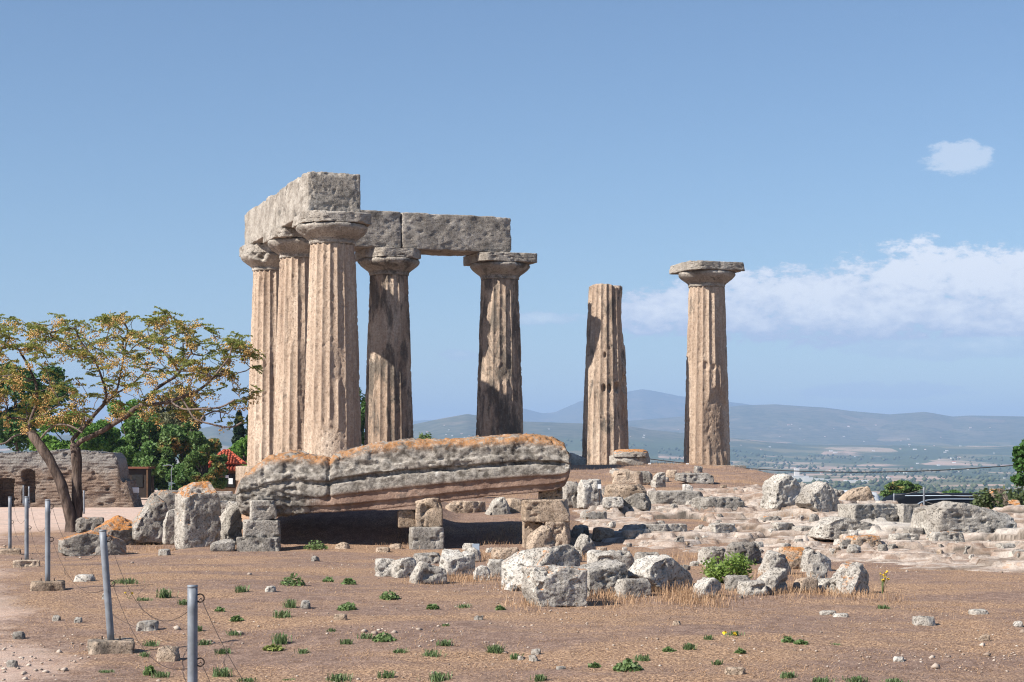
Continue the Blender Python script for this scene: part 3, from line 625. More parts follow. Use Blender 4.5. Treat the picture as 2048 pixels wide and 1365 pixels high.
G = 'blocks propping the fallen beam'
def pier(label, x0, x1, y0, y1, d=29.35, dep=.8, yaw=0, **k):
    k.setdefault('tone', 'grey'); k.setdefault('sink', 0.); return rock('pier_block', label, 'stone block', x0, x1, y0, y1, d, dep, yaw, pw=18, chips=3, rough=.025, group=G, **k)
pier('top block of the left pier, tucked under the beam', 496, 557, 1002, 1041, 29.3, .9, 12, tone='pale')
pier('middle block of the left pier', 481, 565, 1041, 1078, 29.25, .8, 10, tone='pale')
pier('bottom block of the left pier, darkest and widest', 468, 566, 1076, 1104, 29.1, .7, 10, sink=.5)
pier('upright block of the middle pier touching the beam', 829, 887, 996, 1056, 29.7, .8, 4, tone='tan', crust=.5)  # tan tone and added crust put the beam's shade into the colour
pier('side block beside the middle pier, half in shadow', 793, 834, 1020, 1056, 29.9, 1., 8, tone='tan')
pier('bottom block of the middle pier, rough and square', 815, 890, 1055, 1091, 29.4, .8, 10, sink=.5)
pier('short top block of the right pier under the beam end', 1076, 1126, 966, 1002, 29.8, .8, -4, tone='tan')
pier('long slab of the right pier', 1041, 1141, 1000, 1045, 29.4, .7, 5, tone='tan')
pier('small lower left block of the right pier, yellowish', 1043, 1087, 1043, 1082, 29.6, 1., 5, tone='tan', crust=.1, sink=.4)
pier('large lower right block of the right pier, pitted', 1086, 1141, 1043, 1096, 29.4, .9, 5, tone='tan', sink=.4)

# ------------------------------------------------------------------ scattered blocks and boulders
R = rock; B_, S_ = 'boulder', 'stone block'
GL = 'stones left of the fallen beam'
R('boulder', 'tall upright boulder with orange lichen left of the fallen beam', B_, 349, 443, 971, 1096, dep=.8, yaw=16, tone='pale', lichen=.8, crust=.25, pw=8, cuts=[(-.5, 0, 1, 1.02), (1, 0, .55, 1.04), (0, -.35, 1, .95)], chips=5, group=GL, n=40)
R('boulder', 'pale ribbed slab leaning on the tall upright boulder', B_, 324, 362, 1020, 1086, d=31.4, dep=.7, yaw=15, tone='pale', cuts=[(-1, 0, .6, .85)], group=GL)
R('boulder', 'big grey rounded boulder behind the leaning slab', B_, 258, 352, 990, 1082, d=33, dep=.8, yaw=10, tone='grey', lichen=.5, pw=4, cuts=[(-1, 0, 1.1, .72), (1, 0, .8, .86)], group=GL, n=36)
R('boulder', 'dark pyramid shaped rock with an orange lichen peak', B_, 182, 302, 1027, 1092, dep=.8, yaw=18, tone='dark', lichen=1.1, pw=5, cuts=[(-.8, 0, 1, .62), (.75, 0, 1, .60), (0, -1, 1, .85)], group=GL, n=36)
R('boulder', 'low flat rock with a broad orange lichen top, leftmost of the rocks', B_, 112, 256, 1056, 1113, dep=.75, yaw=8, tone='grey', lichen=.9, crust=.3, pw=5, cuts=[(.55, 0, 1, .62), (-.5, 0, 1, .8), (-.6, 0, -1, .85), (.5, 0, -1, .88)], group=GL, n=36, sink=.3)
R('boulder', 'low dark rock at the foot of the two trunks', B_, 150, 215, 1038, 1066, d=34, dep=.8, tone='dark', lichen=.4, pw=4, group=GL)
R('stone', 'small grey stone at the foot of the left pier', 'stone', 419, 472, 1081, 1104, dep=.8, tone='grey', pw=4, cuts=[(-.5, 0, 1, .75)], group=GL)
R('boulder', 'grey wedge leaning between tall boulder and the beam', B_, 434, 486, 1008, 1092, d=31, dep=.7, yaw=20, tone='pale', pw=5, cuts=[(-1, 0, .75, .72)], group=GL)
R('boulder', 'dark boulder half hidden behind the rounded grey one', B_, 300, 372, 984, 1040, d=37, dep=.8, tone='dark', lichen=.5, pw=5, group=GL)
GM = 'stones behind the fallen beam'
R('boulder', 'pale broken block seen under the beam, left one', S_, 884, 972, 1001, 1052, d=33.5, dep=.8, yaw=18, tone='tan', pw=7, group=GM)
R('boulder', 'pale pointed block seen under the beam, right one', S_, 962, 1024, 998, 1052, d=33, dep=.8, yaw=25, tone='pale', pw=6, cuts=[(-1, 0, .7, .75)], group=GM)
R('stone_block', 'brown block in deep shade behind the right pier', S_, 1008, 1050, 1000, 1050, d=33.5, dep=.8, yaw=10, tone='tan', pw=7, group=GM)
R('stone', 'flat stone in sun behind the beam near the left pier', 'stone', 690, 758, 1022, 1036, d=36, dep=.8, tone='pale', pw=5, group=GM)
R('stone', 'small upright stone behind the beam left of the middle pier', 'stone', 752, 800, 1014, 1042, d=34, dep=.8, tone='pale', pw=5, cuts=[(-.6, 0, 1, .7)], group=GM)
R('stone_block', 'squared pale block just right of the beam end', S_, 1124, 1162, 966, 1016, d=38, dep=.8, yaw=18, tone='pale', lichen=.3, pw=8, group=GM)
R('stone_block', 'rugged pale block with a shadowed notch right of the beam end', S_, 1154, 1209, 963, 1016, d=37.6, dep=.8, yaw=20, tone='white', crust=.35, pw=6, rough=.1, group=GM)
R('boulder', 'small rough boulder left of the broken shaft', B_, 1138, 1170, 907, 941, d=58, dep=.9, tone='pale', lichen=.4, pw=3.5, rough=.09, group='stones on the temple mound')
GT = 'stones on the temple mound'
# fallen capital fragment: a drum with a domed top
cf = empty('capital_fragment', (W3(1263, 936, 59.5)[0], 59.9, W3(1263, 937, 59.5)[2]), 'fallen round capital piece with a lichen covered domed top beside the broken shaft', 'capital fragment')
obj('drum', stone_mesh('drum', (.60, .60, .24), 9, [(-1, -1, 0, 1.05), (1, -1, 0, 1.05), (0, -1, 0, .92), (-1, -.6, -.5, .9)], .02, 811, 26, stone('pale', 0, .2), chips=2), cf, (0, 0, .2), .3)
obj('dome', stone_mesh('dome', (.60, .60, .22), 2.4, [(0, 0, -1, .2)], .02, 812, 26, stone('pale', 1.15, .1), chips=0), cf, (0, 0, .43), 0)
R('stone', 'low rough stone on the mound below the fallen capital', 'stone', 1226, 1283, 944, 970, dep=.8, tone='tan', pw=5, crust=.3, group=GT)
R('stone', 'grey rough stone on the mound, beside the low tan one', 'stone', 1272, 1304, 944, 968, dep=.9, tone='grey', pw=4, group=GT)
R('boulder', 'tilted wedge stone throwing a dark shadow on the mound', 'stone', 1302, 1332, 947, 976, dep=.8, yaw=20, tone='pale', pw=5, cuts=[(-.8, 0, 1, .8)], group=GT)
R('stone', 'small knobbly stone uphill of the wedge stone', 'stone', 1330, 1353, 941, 957, dep=.8, tone='tan', pw=4, group=GT)
R('stone_slab', 'overhanging curved slab on the mound with shade beneath', 'stone slab', 1352, 1424, 948, 968, dep=.7, yaw=5, tone='grey', pw=6, cuts=[(-.8, 0, -1, .8)], group=GT)
R('stone', 'little pale stone in the shade of the overhanging slab', 'stone', 1362, 1385, 970, 987, dep=.8, tone='white', pw=4, group=GT)
R('boulder', 'flat domed tan boulder left of the long slabs', B_, 1212, 1290, 971, 1006, dep=.7, tone='tan', pw=3.5, crust=.15, group=GT)
R('stone_block', 'angular grey block leaning in front of the domed boulder', S_, 1238, 1303, 989, 1019, dep=.7, yaw=-12, tone='grey', pw=7, cuts=[(-.8, 0, 1, .7)], group=GT)
R('stone_slab', 'long low slab behind the bedrock, left one of two', 'stone slab', 1298, 1405, 985, 1010, dep=.5, yaw=8, tone='grey', pw=10, group=GT)
R('stone_slab', 'long low slab with a bright left end, right one of two', 'stone slab', 1386, 1486, 997, 1021, dep=.6, yaw=14, tone='grey', pw=10, group=GT)
R('stone', 'pale lump beside the angular grey block', 'stone', 1206, 1246, 996, 1016, dep=.8, tone='white', pw=4, group=GT)
GR = 'boulders at the right edge of the bedrock'
R('boulder', 'jagged pale boulder with dark hollows, left of the right hand row', B_, 1517, 1602, 953, 1018, dep=.8, yaw=15, tone='white', crust=.3, pw=5, cuts=[(-.9, 0, 1, .8), (.9, 0, 1, .9)], rough=.1, group=GR, n=36)
R('boulder', 'upright pale fragment between two boulders', B_, 1572, 1614, 962, 1012, d=39, dep=.8, tone='white', crust=.2, pw=4, cuts=[(-.8, 0, 1, .7)], group=GR)
R('boulder', 'rounded grey boulder tipped on its side in the right hand row', B_, 1590, 1682, 968, 1031, dep=.8, yaw=12, tone='pale', crust=.2, pw=4, cuts=[(-.7, 0, 1, .82), (1, 0, .9, .82), (-.7, 0, -1, .75)], group=GR, n=36)
R('boulder', 'small dark backed rock behind the rounded grey boulder', B_, 1655, 1690, 979, 1010, d=40, dep=.8, tone='grey', pw=4, group=GR)
R('boulder', 'pointed tan boulder behind the squared blocks', B_, 1673, 1752, 970, 1016, d=37.5, dep=.7, yaw=5, tone='tan', crust=.15, pw=5, cuts=[(-.75, 0, 1, .62), (1, 0, .55, .74)], group=GR)
R('stone_block', 'squared block with bright end, left of the pair', S_, 1678, 1792, 1011, 1046, dep=.55, yaw=14, tone='pale', crust=.3, pw=18, chips=2, group=GR)
R('stone_block', 'squared block in grazing light, right of the pair', S_, 1786, 1836, 1011, 1046, dep=.8, yaw=8, tone='grey', pw=16, chips=2, group=GR)
R('boulder', 'largest pale slab like boulder at the right, tapering to a dark tip', B_, 1828, 2026, 1005, 1072, dep=.5, yaw=4, tone='pale', crust=.22, pw=6, cuts=[(.62, 0, 1, .66), (-.5, 0, 1, .95)], rough=.06, group=GR, n=44)
R('boulder', 'lichen topped boulder in the bushes at the far right', B_, 1956, 2014, 981, 1030, d=38, dep=.8, tone='tan', lichen=.9, pw=4, cuts=[(-.8, 0, 1, .8)], group=GR)
R('boulder', 'small pinkish boulder behind bushes at the picture edge', B_, 2004, 2046, 1002, 1034, d=38.5, dep=.8, tone='tan', lichen=.6, pw=4, group=GR)
R('boulder', 'low broken rock on the pale ledge, orange stained', B_, 1618, 1746, 1036, 1078, dep=.7, yaw=10, tone='pale', crust=.2, pw=5, cuts=[(.5, 0, 1, .68), (-.8, 0, 1, .85)], group=GR, n=34)
R('stone', 'orange topped knob of rock on the bedrock', 'stone', 1690, 1762, 1074, 1098, dep=.7, tone='tan', lichen=.9, pw=3.5, group=GR)
GF = 'rubble stones in the foreground heap'
R('stone_block', 'leftmost squared white stone of the foreground rubble', S_, 748, 790, 1121, 1154, dep=.8, yaw=14, tone='white', crust=.1, pw=9, group=GF)
R('stone_block', 'second squared stone from the left of the foreground rubble', S_, 783, 832, 1119, 1157, dep=.8, yaw=14, tone='pale', pw=8, group=GF)
R('boulder', 'triangular pale grey stone at the left of the rubble', 'stone', 813, 897, 1128, 1169, dep=.7, yaw=12, tone='pale', pw=5, cuts=[(.62, 0, 1, .66), (-1, 0, .5, .86)], group=GF)
R('boulder', 'rounded white stone with dark pits in dry grass', 'stone', 874, 949, 1104, 1154, dep=.8, yaw=15, tone='white', crust=.15, pw=4, group=GF)
R('stone', 'flat weathered stone behind the triangular one', 'stone', 826, 884, 1110, 1134, d=26, dep=.9, tone='pale', pw=5, group=GF)
R('stone', 'small pale stone just behind the pitted white one', 'stone', 926, 962, 1098, 1124, d=26.2, dep=.9, tone='pale', pw=4, group=GF)
R('stone', 'jagged little stone left of the great white slab', 'stone', 946, 980, 1136, 1162, dep=.9, tone='white', crust=.4, pw=4, rough=.12, group=GF)
R('stone', 'pale stone against the left side of the great white slab', 'stone', 972, 1012, 1122, 1160, d=23.4, dep=.8, tone='pale', pw=5, group=GF)
R('stone', 'low tan stone behind the great white slab, at left', 'stone', 984, 1042, 1099, 1122, d=26.5, dep=.8, tone='tan', pw=5, group=GF)
R('boulder', 'great white tilted slab, largest stone of the foreground rubble', B_, 994, 1160, 1080, 1182, dep=.62, yaw=18, tone='white', crust=.12, lichen=.3, pw=8, cuts=[(-.78, 0, 1, .52), (.8, 0, 1, .86), (.3, 0, -1, .9), (-.5, -1, .6, .95)], group=GF, n=44)
R('stone_block', 'big rough front block with a bright left face and orange top', S_, 1048, 1170, 1142, 1216, dep=.75, yaw=8, tone='pale', crust=.5, lichen=.6, pw=16, cuts=[(-1, 0, -.3, 1.0)], chips=4, group=GF, n=44, sink=0)
R('boulder', 'rounded tan rock in front of the right pier', B_, 1052, 1112, 1056, 1102, d=26.5, dep=.8, tone='tan', crust=.15, pw=4, cuts=[(-.8, 0, 1, .78)], group=GF)
R('boulder', 'sharp peaked grey stone right of the right pier', 'stone', 1148, 1194, 1071, 1116, dep=.8, yaw=25, tone='pale', crust=.25, pw=6, cuts=[(.8, 0, 1, .68), (-.9, 0, .6, .82)], group=GF)
R('stone', 'grey lump filling the gap behind the great white slab', 'stone', 1112, 1152, 1094, 1130, d=24.4, dep=.8, tone='grey', pw=4, group=GF)
R('boulder', 'low grey furrowed boulder beside the big front block', B_, 1146, 1266, 1129, 1194, dep=.6, yaw=10, tone='grey', crust=.3, pw=5, cuts=[(-.4, 0, 1, .86)], group=GF, n=36)
R('boulder', 'white rounded rock behind the furrowed boulder', B_, 1178, 1274, 1106, 1148, d=23.8, dep=.7, tone='white', crust=.15, pw=4, group=GF)
R('boulder', 'long white block sloping to the right with grass below', B_, 1258, 1392, 1116, 1188, dep=.6, yaw=24, tone='white', crust=.16, pw=8, cuts=[(-.45, 0, 1, .9), (.6, 0, 1, .86), (-.9, 0, -.7, .8)], group=GF, n=40)
R('stone_block', 'small squared stone in front of the long white block', S_, 1230, 1304, 1163, 1197, dep=.7, yaw=12, tone='pale', pw=7, group=GF)
R('stone', 'dark notched stone behind the long white block', 'stone', 1270, 1322, 1108, 1130, d=24.6, dep=.8, tone='grey', pw=5, group=GF)
R('boulder', 'pale spotted stone at the front left of the green shrub', 'stone', 1384, 1443, 1160, 1199, dep=.8, yaw=18, tone='white', crust=.22, pw=4, cuts=[(-.7, 0, 1, .75)], group=GF)
R('stone', 'dark small stone at the foot of the green shrub', 'stone', 1452, 1502, 1154, 1184, dep=.8, tone='grey', crust=.4, pw=4, group=GF)
R('boulder', 'dark knobbly rock behind the green shrub', B_, 1446, 1522, 1089, 1124, d=25.4, dep=.8, yaw=15, tone='dark', crust=.4, pw=4, rough=.1, group=GF)
R('stone', 'rounded pale rock left of the dark knobbly one', 'stone', 1396, 1452, 1098, 1130, d=25.6, dep=.8, tone='pale', pw=4, group=GF)
R('boulder', 'steep spotted boulder at the centre of the right rubble', B_, 1518, 1584, 1103, 1152, d=23, dep=.8, yaw=22, tone='pale', crust=.35, pw=6, cuts=[(.8, 0, 1, .82), (-.7, 0, 1, .85)], group=GF)
R('boulder', 'orange topped boulder behind the steep spotted one', B_, 1562, 1616, 1096, 1140, d=24, dep=.8, tone='tan', lichen=1., pw=4, group=GF)
R('boulder', 'pale slanting slab right of the orange topped boulder', 'stone', 1602, 1672, 1103, 1148, d=23.5, dep=.6, yaw=15, tone='white', crust=.3, pw=5, cuts=[(.7, 0, 1, .6)], group=GF)
R('stone', 'low pale stone at the front middle of the right rubble', 'stone', 1478, 1536, 1166, 1193, dep=.8, tone='pale', pw=4, group=GF)
R('boulder', 'pale stone with a dark right side at the rubble front', 'stone', 1514, 1577, 1142, 1189, dep=.8, yaw=22, tone='pale', crust=.35, pw=5, cuts=[(-.8, 0, 1, .74)], group=GF)
R('stone', 'upright chip standing in the right rubble', 'stone', 1616, 1656, 1130, 1166, d=22.2, dep=.8, yaw=20, tone='pale', crust=.3, pw=5, group=GF)
R('stone', 'low arched stone at the front right of the rubble', 'stone', 1590, 1640, 1159, 1188, dep=.8, tone='tan', crust=.3, pw=3.5, group=GF)
R('stone', 'small flat topped stone next to the low arched one', 'stone', 1634, 1684, 1160, 1187, dep=.8, tone='pale', pw=4, group=GF)
R('boulder', 'last dark sided boulder at the right end of the rubble', B_, 1664, 1742, 1132, 1190, dep=.8, yaw=28, tone='pale', crust=.4, lichen=.5, pw=5, cuts=[(-.8, 0, 1, .86)], group=GF, n=34)
R('stone', 'small tan stone between bedrock and the peaked grey stone', 'stone', 1186, 1228, 1058, 1082, dep=.8, tone='tan', pw=4, group=GF)
R('stone', 'dark smooth stone in shade beside the right pier', 'stone', 1142, 1178, 1052, 1078, dep=.8, tone='dark', pw=3.5, group=GF)
ORD = 'first second third fourth fifth sixth seventh eighth ninth tenth eleventh twelfth thirteenth fourteenth fifteenth sixteenth seventeenth eighteenth nineteenth twentieth'.split()
rs = np.random.default_rng(17); XS = np.linspace(1180, 2020, 20)+rs.uniform(-14, 14, 20)
for i, px in enumerate(XS):
    py = rs.uniform(1040, 1112) if px > 1420 else rs.uniform(1030, 1085); w = rs.uniform(34, 74)
    R('broken_slab', 'low broken slab on the bedrock outcrop, %s from the left' % ORD[i], 'stone slab', px-w/2, px+w/2, py-w*rs.uniform(.18, .34), py, dep=.7, yaw=rs.uniform(4, 32), tone=('pale', 'tan', 'grey', 'pale')[rs.integers(0, 4)], lichen=.5 if i % 4 == 0 else 0., crust=.25, pw=9, n=20, chips=9, rough=.05, sink=.2, group='broken slabs lying on the bedrock')
rq = np.random.default_rng(61); GC = 'small rubble chips on the bedrock'
for i in range(120):
    px, py = (rq.uniform(1150, 2040), rq.uniform(1025, 1120)) if i < 60 else (rq.uniform(1150, 1480), rq.uniform(945, 1020)) if i < 85 else (rq.uniform(960, 1740), rq.uniform(1105, 1200))
    w = rq.uniform(9, 26); R('rubble_chip', 'small rubble chip lying on the pink bedrock at right' if i < 60 else 'small rubble chip on the slope below the broken shaft' if i < 85 else 'small rubble chip wedged among the foreground rubble stones', 'stone', px-w/2, px+w/2, py-w*rq.uniform(.4, .7), py, dep=.8, yaw=rq.uniform(5, 40), tone=('pale', 'tan', 'white', 'grey')[rq.integers(0, 4)], crust=.2, pw=4, n=10, fine=.4, rough=.12, sink=.15, group=GC)
# single loose stones on the dry ground
LOOSE = [(598, 626, 1203, 1219, 'grey egg shaped stone alone on the dry ground', 'grey'), (313, 357, 1296, 1325, 'large pale stone beside the nearest post', 'tan'), (270, 314, 1244, 1264, 'flat broken stone between the two nearest posts', 'pale'),
         (145, 188, 1152, 1165, 'flat white stone behind the second nearest post', 'white'), (1828, 1872, 1234, 1252, 'pale flat slab lying alone at right', 'pale'), (1640, 1672, 1223, 1231, 'thin white flake, left of two on the ground', 'white'), (1666, 1700, 1229, 1237, 'thin white flake, right of two on the ground', 'white'),
         (1958, 1980, 1271, 1282, 'rounded tan cobble at the right', 'tan'), (1786, 1812, 1316, 1326, 'white flake near the lower right', 'white'), (1452, 1492, 1338, 1352, 'pinkish flat stone at the bottom', 'tan'), (1060, 1082, 1300, 1312, 'top stone of a small pale cluster', 'white'),
         (1034, 1052, 1312, 1322, 'left stone of a small pale cluster', 'pale'), (1056, 1076, 1312, 1325, 'lowest stone of a small pale cluster', 'pale'), (1112, 1132, 1332, 1343, 'small grey cobble right of the pale cluster', 'grey'), (948, 968, 1232, 1243, 'small grey stone in front of the great white slab', 'grey'),
         (1344, 1362, 1243, 1252, 'small tan cobble on bare ground below the long white block', 'tan'), (530, 552, 1174, 1186, 'small white stone among green weeds', 'white'), (22, 50, 1266, 1281, 'dark grey stone on the lane at left', 'grey'), (14, 36, 1322, 1338, 'pitted stone at the lower left of the lane', 'grey'),
         (668, 694, 1230, 1242, 'pale yellowish flat stone in the middle ground', 'tan'), (622, 640, 1113, 1124, 'little grey stone below the fallen beam', 'grey'), (924, 952, 1088, 1100, 'white stone beside the small blue grey sign', 'white'), (970, 992, 1096, 1106, 'pale cobble right of the blue grey sign', 'pale'),
         (752, 780, 1096, 1106, 'rounded tan stone in front of the beam', 'tan'), (778, 806, 1089, 1099, 'flat yellowish stone in front of the beam', 'tan'), (670, 700, 1086, 1099, 'two toned stone in shade edge of the beam', 'tan'), (104, 120, 1232, 1243, 'grey cobble beside the lane by the concrete foot', 'grey'), (146, 164, 1236, 1247, 'white cobble in a row on the lane edge', 'white'),
         (316, 342, 1100, 1112, 'grey stone in front of the flat lichen rock', 'grey'), (202, 216, 1186, 1200, 'pale stone just behind the second post', 'pale'), (1940, 1976, 1220, 1230, 'pale flat stone near the right edge', 'pale'), (2028, 2046, 1244, 1254, 'white stone at the right edge', 'white')]
for x0, x1, y0, y1, lb, tn in LOOSE:
    R('loose_stone', lb, 'stone', x0, x1, y0, y1, dep=.8, yaw=random.uniform(-20, 20), tone=tn, crust=.1, pw=3.2, n=12, fine=.25, rough=.10, sink=.25, group='loose stones lying on the ground')

# ------------------------------------------------------------------ posts, wires and signs
galv = plain('galvanised_steel', (.18, .20, .23), .55, .1, .22, 9, .4); conc = stone('tan', 0, .5, False, .1, .6); rust = plain('rusty_iron', (.05, .035, .028), .8, .2, .3, 20); whitep = plain('white_sign_paint', (.72, .74, .76), .6, 0, .06); greyp = plain('blue_grey_paint', (.30, .36, .44), .6, 0, .08)
post_tops = {}
def post(x, y, label, h=.92, lean=0., r=.030, foot=True, rings=True, group='rope posts along the lane', zg=None):
    z = gz1(x, y) if zg is None else zg; o = empty('rope_post', (x, y, z), label, 'post', group); b = .10 if foot else 0
    pts = [(lean*(q), 0, b+q) for q in np.linspace(-.02, h, 8)]
    obj('pole', tube_mesh('pole', pts, r, galv, 20), o); 
    if foot:
        obj('cap', tube_mesh('cap', [(lean*h, 0, b+h-.004), (lean*h, 0, b+h+.012)], r*1.02, galv, 20), o)
        me = stone_mesh('concrete_foot', (.19, .14, .09), 16, (), .02, int(abs(x*37+y*91)), 18, conc, chips=6, fine=.6); f = obj('concrete_foot', me, o, (0, 0, .015), .25)
    if foot:
        for bx_ in (-.075, .075): obj('bolt', tube_mesh('bolt', [(bx_, .0, b-.02), (bx_, .0, b+.035)], .007, rust, 6), o)
    if rings:
        for hz in (h*.93, h*.52):
            th = np.linspace(-2.4, 2.4, 18); pts = [(lean*hz+r+.014+.024*math.cos(a), 0, b+hz+.024*math.sin(a)) for a in th]
            obj('ring', tube_mesh('ring', pts, .0045, rust, 6), o)
    post_tops[(x, y)] = [np.array([x+lean*h*q+.05, y, z+b+h*q]) for q in (.93, .52)]
for (x, y), lb, ln in zip(POSTS, ('nearest grey metal rope post, cut by the bottom edge', 'second nearest grey rope post, leaning left on a concrete foot', 'third rope post from the camera on a concrete foot', 'fourth rope post from the camera on a concrete foot', 'fifth rope post, at the left picture edge'), (0, -.075, .0, .0, .0)):
    post(x, y, lb, lean=ln)
post(.1, 4.3, 'rope post below the picture, nearest to the viewer')
def far_post(px, y0, y1, lb, grp='distant rope posts'):
    d = .95*F/(y1-y0); p = W3(px, y1, d); post(p[0], d, lb, r=.035, foot=False, rings=False, group=grp, zg=p[2])
for a in ((47, 970, 1011, 'distant post before the ruined doorway, left of two'), (58, 972, 1016, 'distant post before the ruined doorway, right of two'), (168, 980, 1027, 'distant post before the ruined wall, behind the trunks'), (285, 975, 1002, 'distant post near the timber shelter'), (271, 984, 1004, 'short distant post near the timber shelter')): far_post(*a)
for a in ((1788, 986, 1030, 'short thin post before the coach, left of three'), (1848, 973, 1030, 'thin post before the coach, middle of three'), (2019, 973, 1030, 'thin post at the right, in front of the dark conifer')): far_post(*a, 'thin posts before the coach')
def wire(name, label, p, q, sag, r=.0022, group='sagging ropes between posts', mat=None, n=40):
    p = np.array(p); q = np.array(q); s = np.linspace(0, 1, n)[:, None]; P = p+(q-p)*s; P[:, 2] -= (4*sag*s*(1-s))[:, 0]
    return tag(obj(name, tube_mesh(name, P, r, mat or rust, 5)), label, 'rope', group)
chain = [(.1, 4.3)]+POSTS
nm = ['below the picture and the nearest post', 'the nearest and second post', 'the second and third post', 'the third and fourth post', 'the fourth and fifth post']
for i in range(5):
    for q, w in ((0, 'upper'), (1, 'lower')):
        wire('wire_rope', '%s sagging wire between %s' % (w, nm[i]), post_tops[chain[i]][q], post_tops[chain[i+1]][q], (.42, .34)[q] if i == 0 else (.36, .28)[q])
wr = plain('pale_wire', (.35, .33, .30), .6, .3)
pa, pb, pc = [W3(x, y, .95*F/(1030-y1)) for x, y, y1 in ((1788, 990, 986), (1848, 978, 973), (2019, 978, 973))]
wire('wire_rope', 'thin pale wire from the short to the middle post before the coach', pa, pb, .06, .006, mat=wr); wire('wire_rope', 'thin pale wire from the middle post to the right one', pb, pc, .25, .006, mat=wr)
wire('wire_rope', 'thin lower wire drooping before the coach windows', pb-[0, 0, .4], pc-[0, 0, .4], .30, .006, mat=wr)
wire('power_cable', 'dark overhead cable crossing in front of the plain', W3(1180, 900, 130), W3(2260, 905, 110), 1.45, .035, 'overhead cable', plain('cable_black', (.02, .02, .022), .7))
for px, pd in ((1180, 130.), (2260, 110.)):
    p = W3(px, 900, pd); z0 = p[2]-7; o = empty('power_pole', (p[0], p[1], z0), 'wooden pole carrying the overhead cable, %s' % ('hidden by the broken shaft' if px < 2000 else 'beyond the right edge'), 'pole')
    obj('pole', tube_mesh('pole', [(0, 0, -3), (0, 0, 7.02)], .11, plain('pole_wood', (.10, .08, .06), .9), 10), o)
def marker(px, py, w, hgt, d, label, mat=whitep):
    p = W3(px, py, d); zg = topz1(p[0], d); o = empty('marker_sign', (p[0], d, zg), label, 'sign', 'small markers among the ruins')
    top = p[2]-zg; obj('stake', tube_mesh('stake', [(0, .012, -.1), (0, .012, max(top-hgt*d/F*.5, .05))], .008, rust, 6), o)
    me = bevel_box((0, 0, top-hgt*d/F/2), (w*d/F, .012, hgt*d/F), .004); me.materials.append(mat); obj('plate', me, o)
for a in ((1299, 927, 6, 9, 58.5, 'tiny white marker beside the fallen capital'), (1375, 927, 6, 8, 60, 'tiny white marker left of the lone column'), (1404, 930, 6, 7, 59.5, 'tiny white marker at the lone column foot'), (1199, 969, 7, 9, 37.3, 'tiny white marker on the rugged block'), (1227, 969, 7, 9, 45, 'tiny white marker on the mound slope')): marker(*a)
marker(952, 1088, 14, 15, 27.2, 'small blue grey sign plate in front of the right pier', greyp)

# ------------------------------------------------------------------ plants
def quads(C, U, Vv):
    """quads centred on C with half axes U and Vv"""
    n = len(C); V = np.stack([C-U-Vv, C+U-Vv, C+U+Vv, C-U+Vv], 1).reshape(-1, 3); return V, np.arange(n*4).reshape(-1, 4)
def leaf_quads(C, size, r, flat=.5, aspect=.45):
    n = len(C); a = r.normal(size=(n, 3)); a[:, 2] *= flat; a /= np.linalg.norm(a, axis=1)[:, None]; b = r.normal(size=(n, 3)); b -= (a*b).sum(1)[:, None]*a; b /= np.linalg.norm(b, axis=1)[:, None]
    s = (size*r.uniform(.6, 1.3, n))[:, None]
    V = np.stack([C-a*s, C+b*s*aspect, C+a*s, C-b*s*aspect], 1).reshape(-1, 3); return V, np.arange(n*4).reshape(-1, 4)
def blades(C, h, w, r, lean=.5, lie=1.):
    n = len(C); a = r.uniform(0, 2*np.pi, n); d = np.stack([np.cos(a), np.sin(a), 0*a], 1); t = np.stack([-np.sin(a), np.cos(a), 0*a], 1)
    hh = (h*r.uniform(.5, 1.2, n))[:, None]; l = r.uniform(.1, 1, n)[:, None]*lean; ww = (w*r.uniform(.7, 1.2, n))[:, None]
    lie = np.asarray(lie, float)*np.ones(n); lz = np.array([0, 0, 1])*lie[:, None]; l = l+(1-lie[:, None])*.7; tip = C+d*hh*l+lz*hh*np.sqrt(np.clip(1-l*l*.8, .05, 1)); mid = C+d*hh*l*.45+lz*hh*.55
    V = np.stack([C-t*ww, C+t*ww, mid+t*ww*.8, tip, mid-t*ww*.8], 1).reshape(-1, 3); base = np.arange(n)[:, None]*5
    return V, np.concatenate([base+np.array([0, 1, 2, 4]), base+np.array([4, 2, 3, 3])])
def fix_tri(me): me.validate(); return me
grass_m = leaf_mat('green_grass', (.085, .14, .06), (.19, .26, .11), None, .3, 6); weed_m = leaf_mat('weed_leaf', (.10, .16, .06), (.22, .31, .12), None, .35, 5); dry_m = leaf_mat('dry_straw', (.26, .14, .08), (.62, .43, .26), None, .25, 3); pale_weed = leaf_mat('pale_weed_leaf', (.16, .20, .05), (.30, .33, .11), None, .3, 5)
def tuft(px, py, w, h, label, grp='green grass tufts on the dry ground', n=90, mat=None):
    x, d, z = pix2ground(px, py); r = np.random.default_rng(int(px*7+py)); wd = w*d/F/2; hh = h*d/F
    q = r.normal(size=(n, 2))*.42; C = np.stack([q[:, 0]*wd, q[:, 1]*wd*.9, np.full(n, -.02)], 1); V, Fc = blades(C, hh, .0042, r, .75)
    me = mesh('grass_tuft', V, Fc, False, [mat or grass_m]); tag(obj('grass_tuft', me, None, (x, d, z)), label, 'grass tuft', grp)
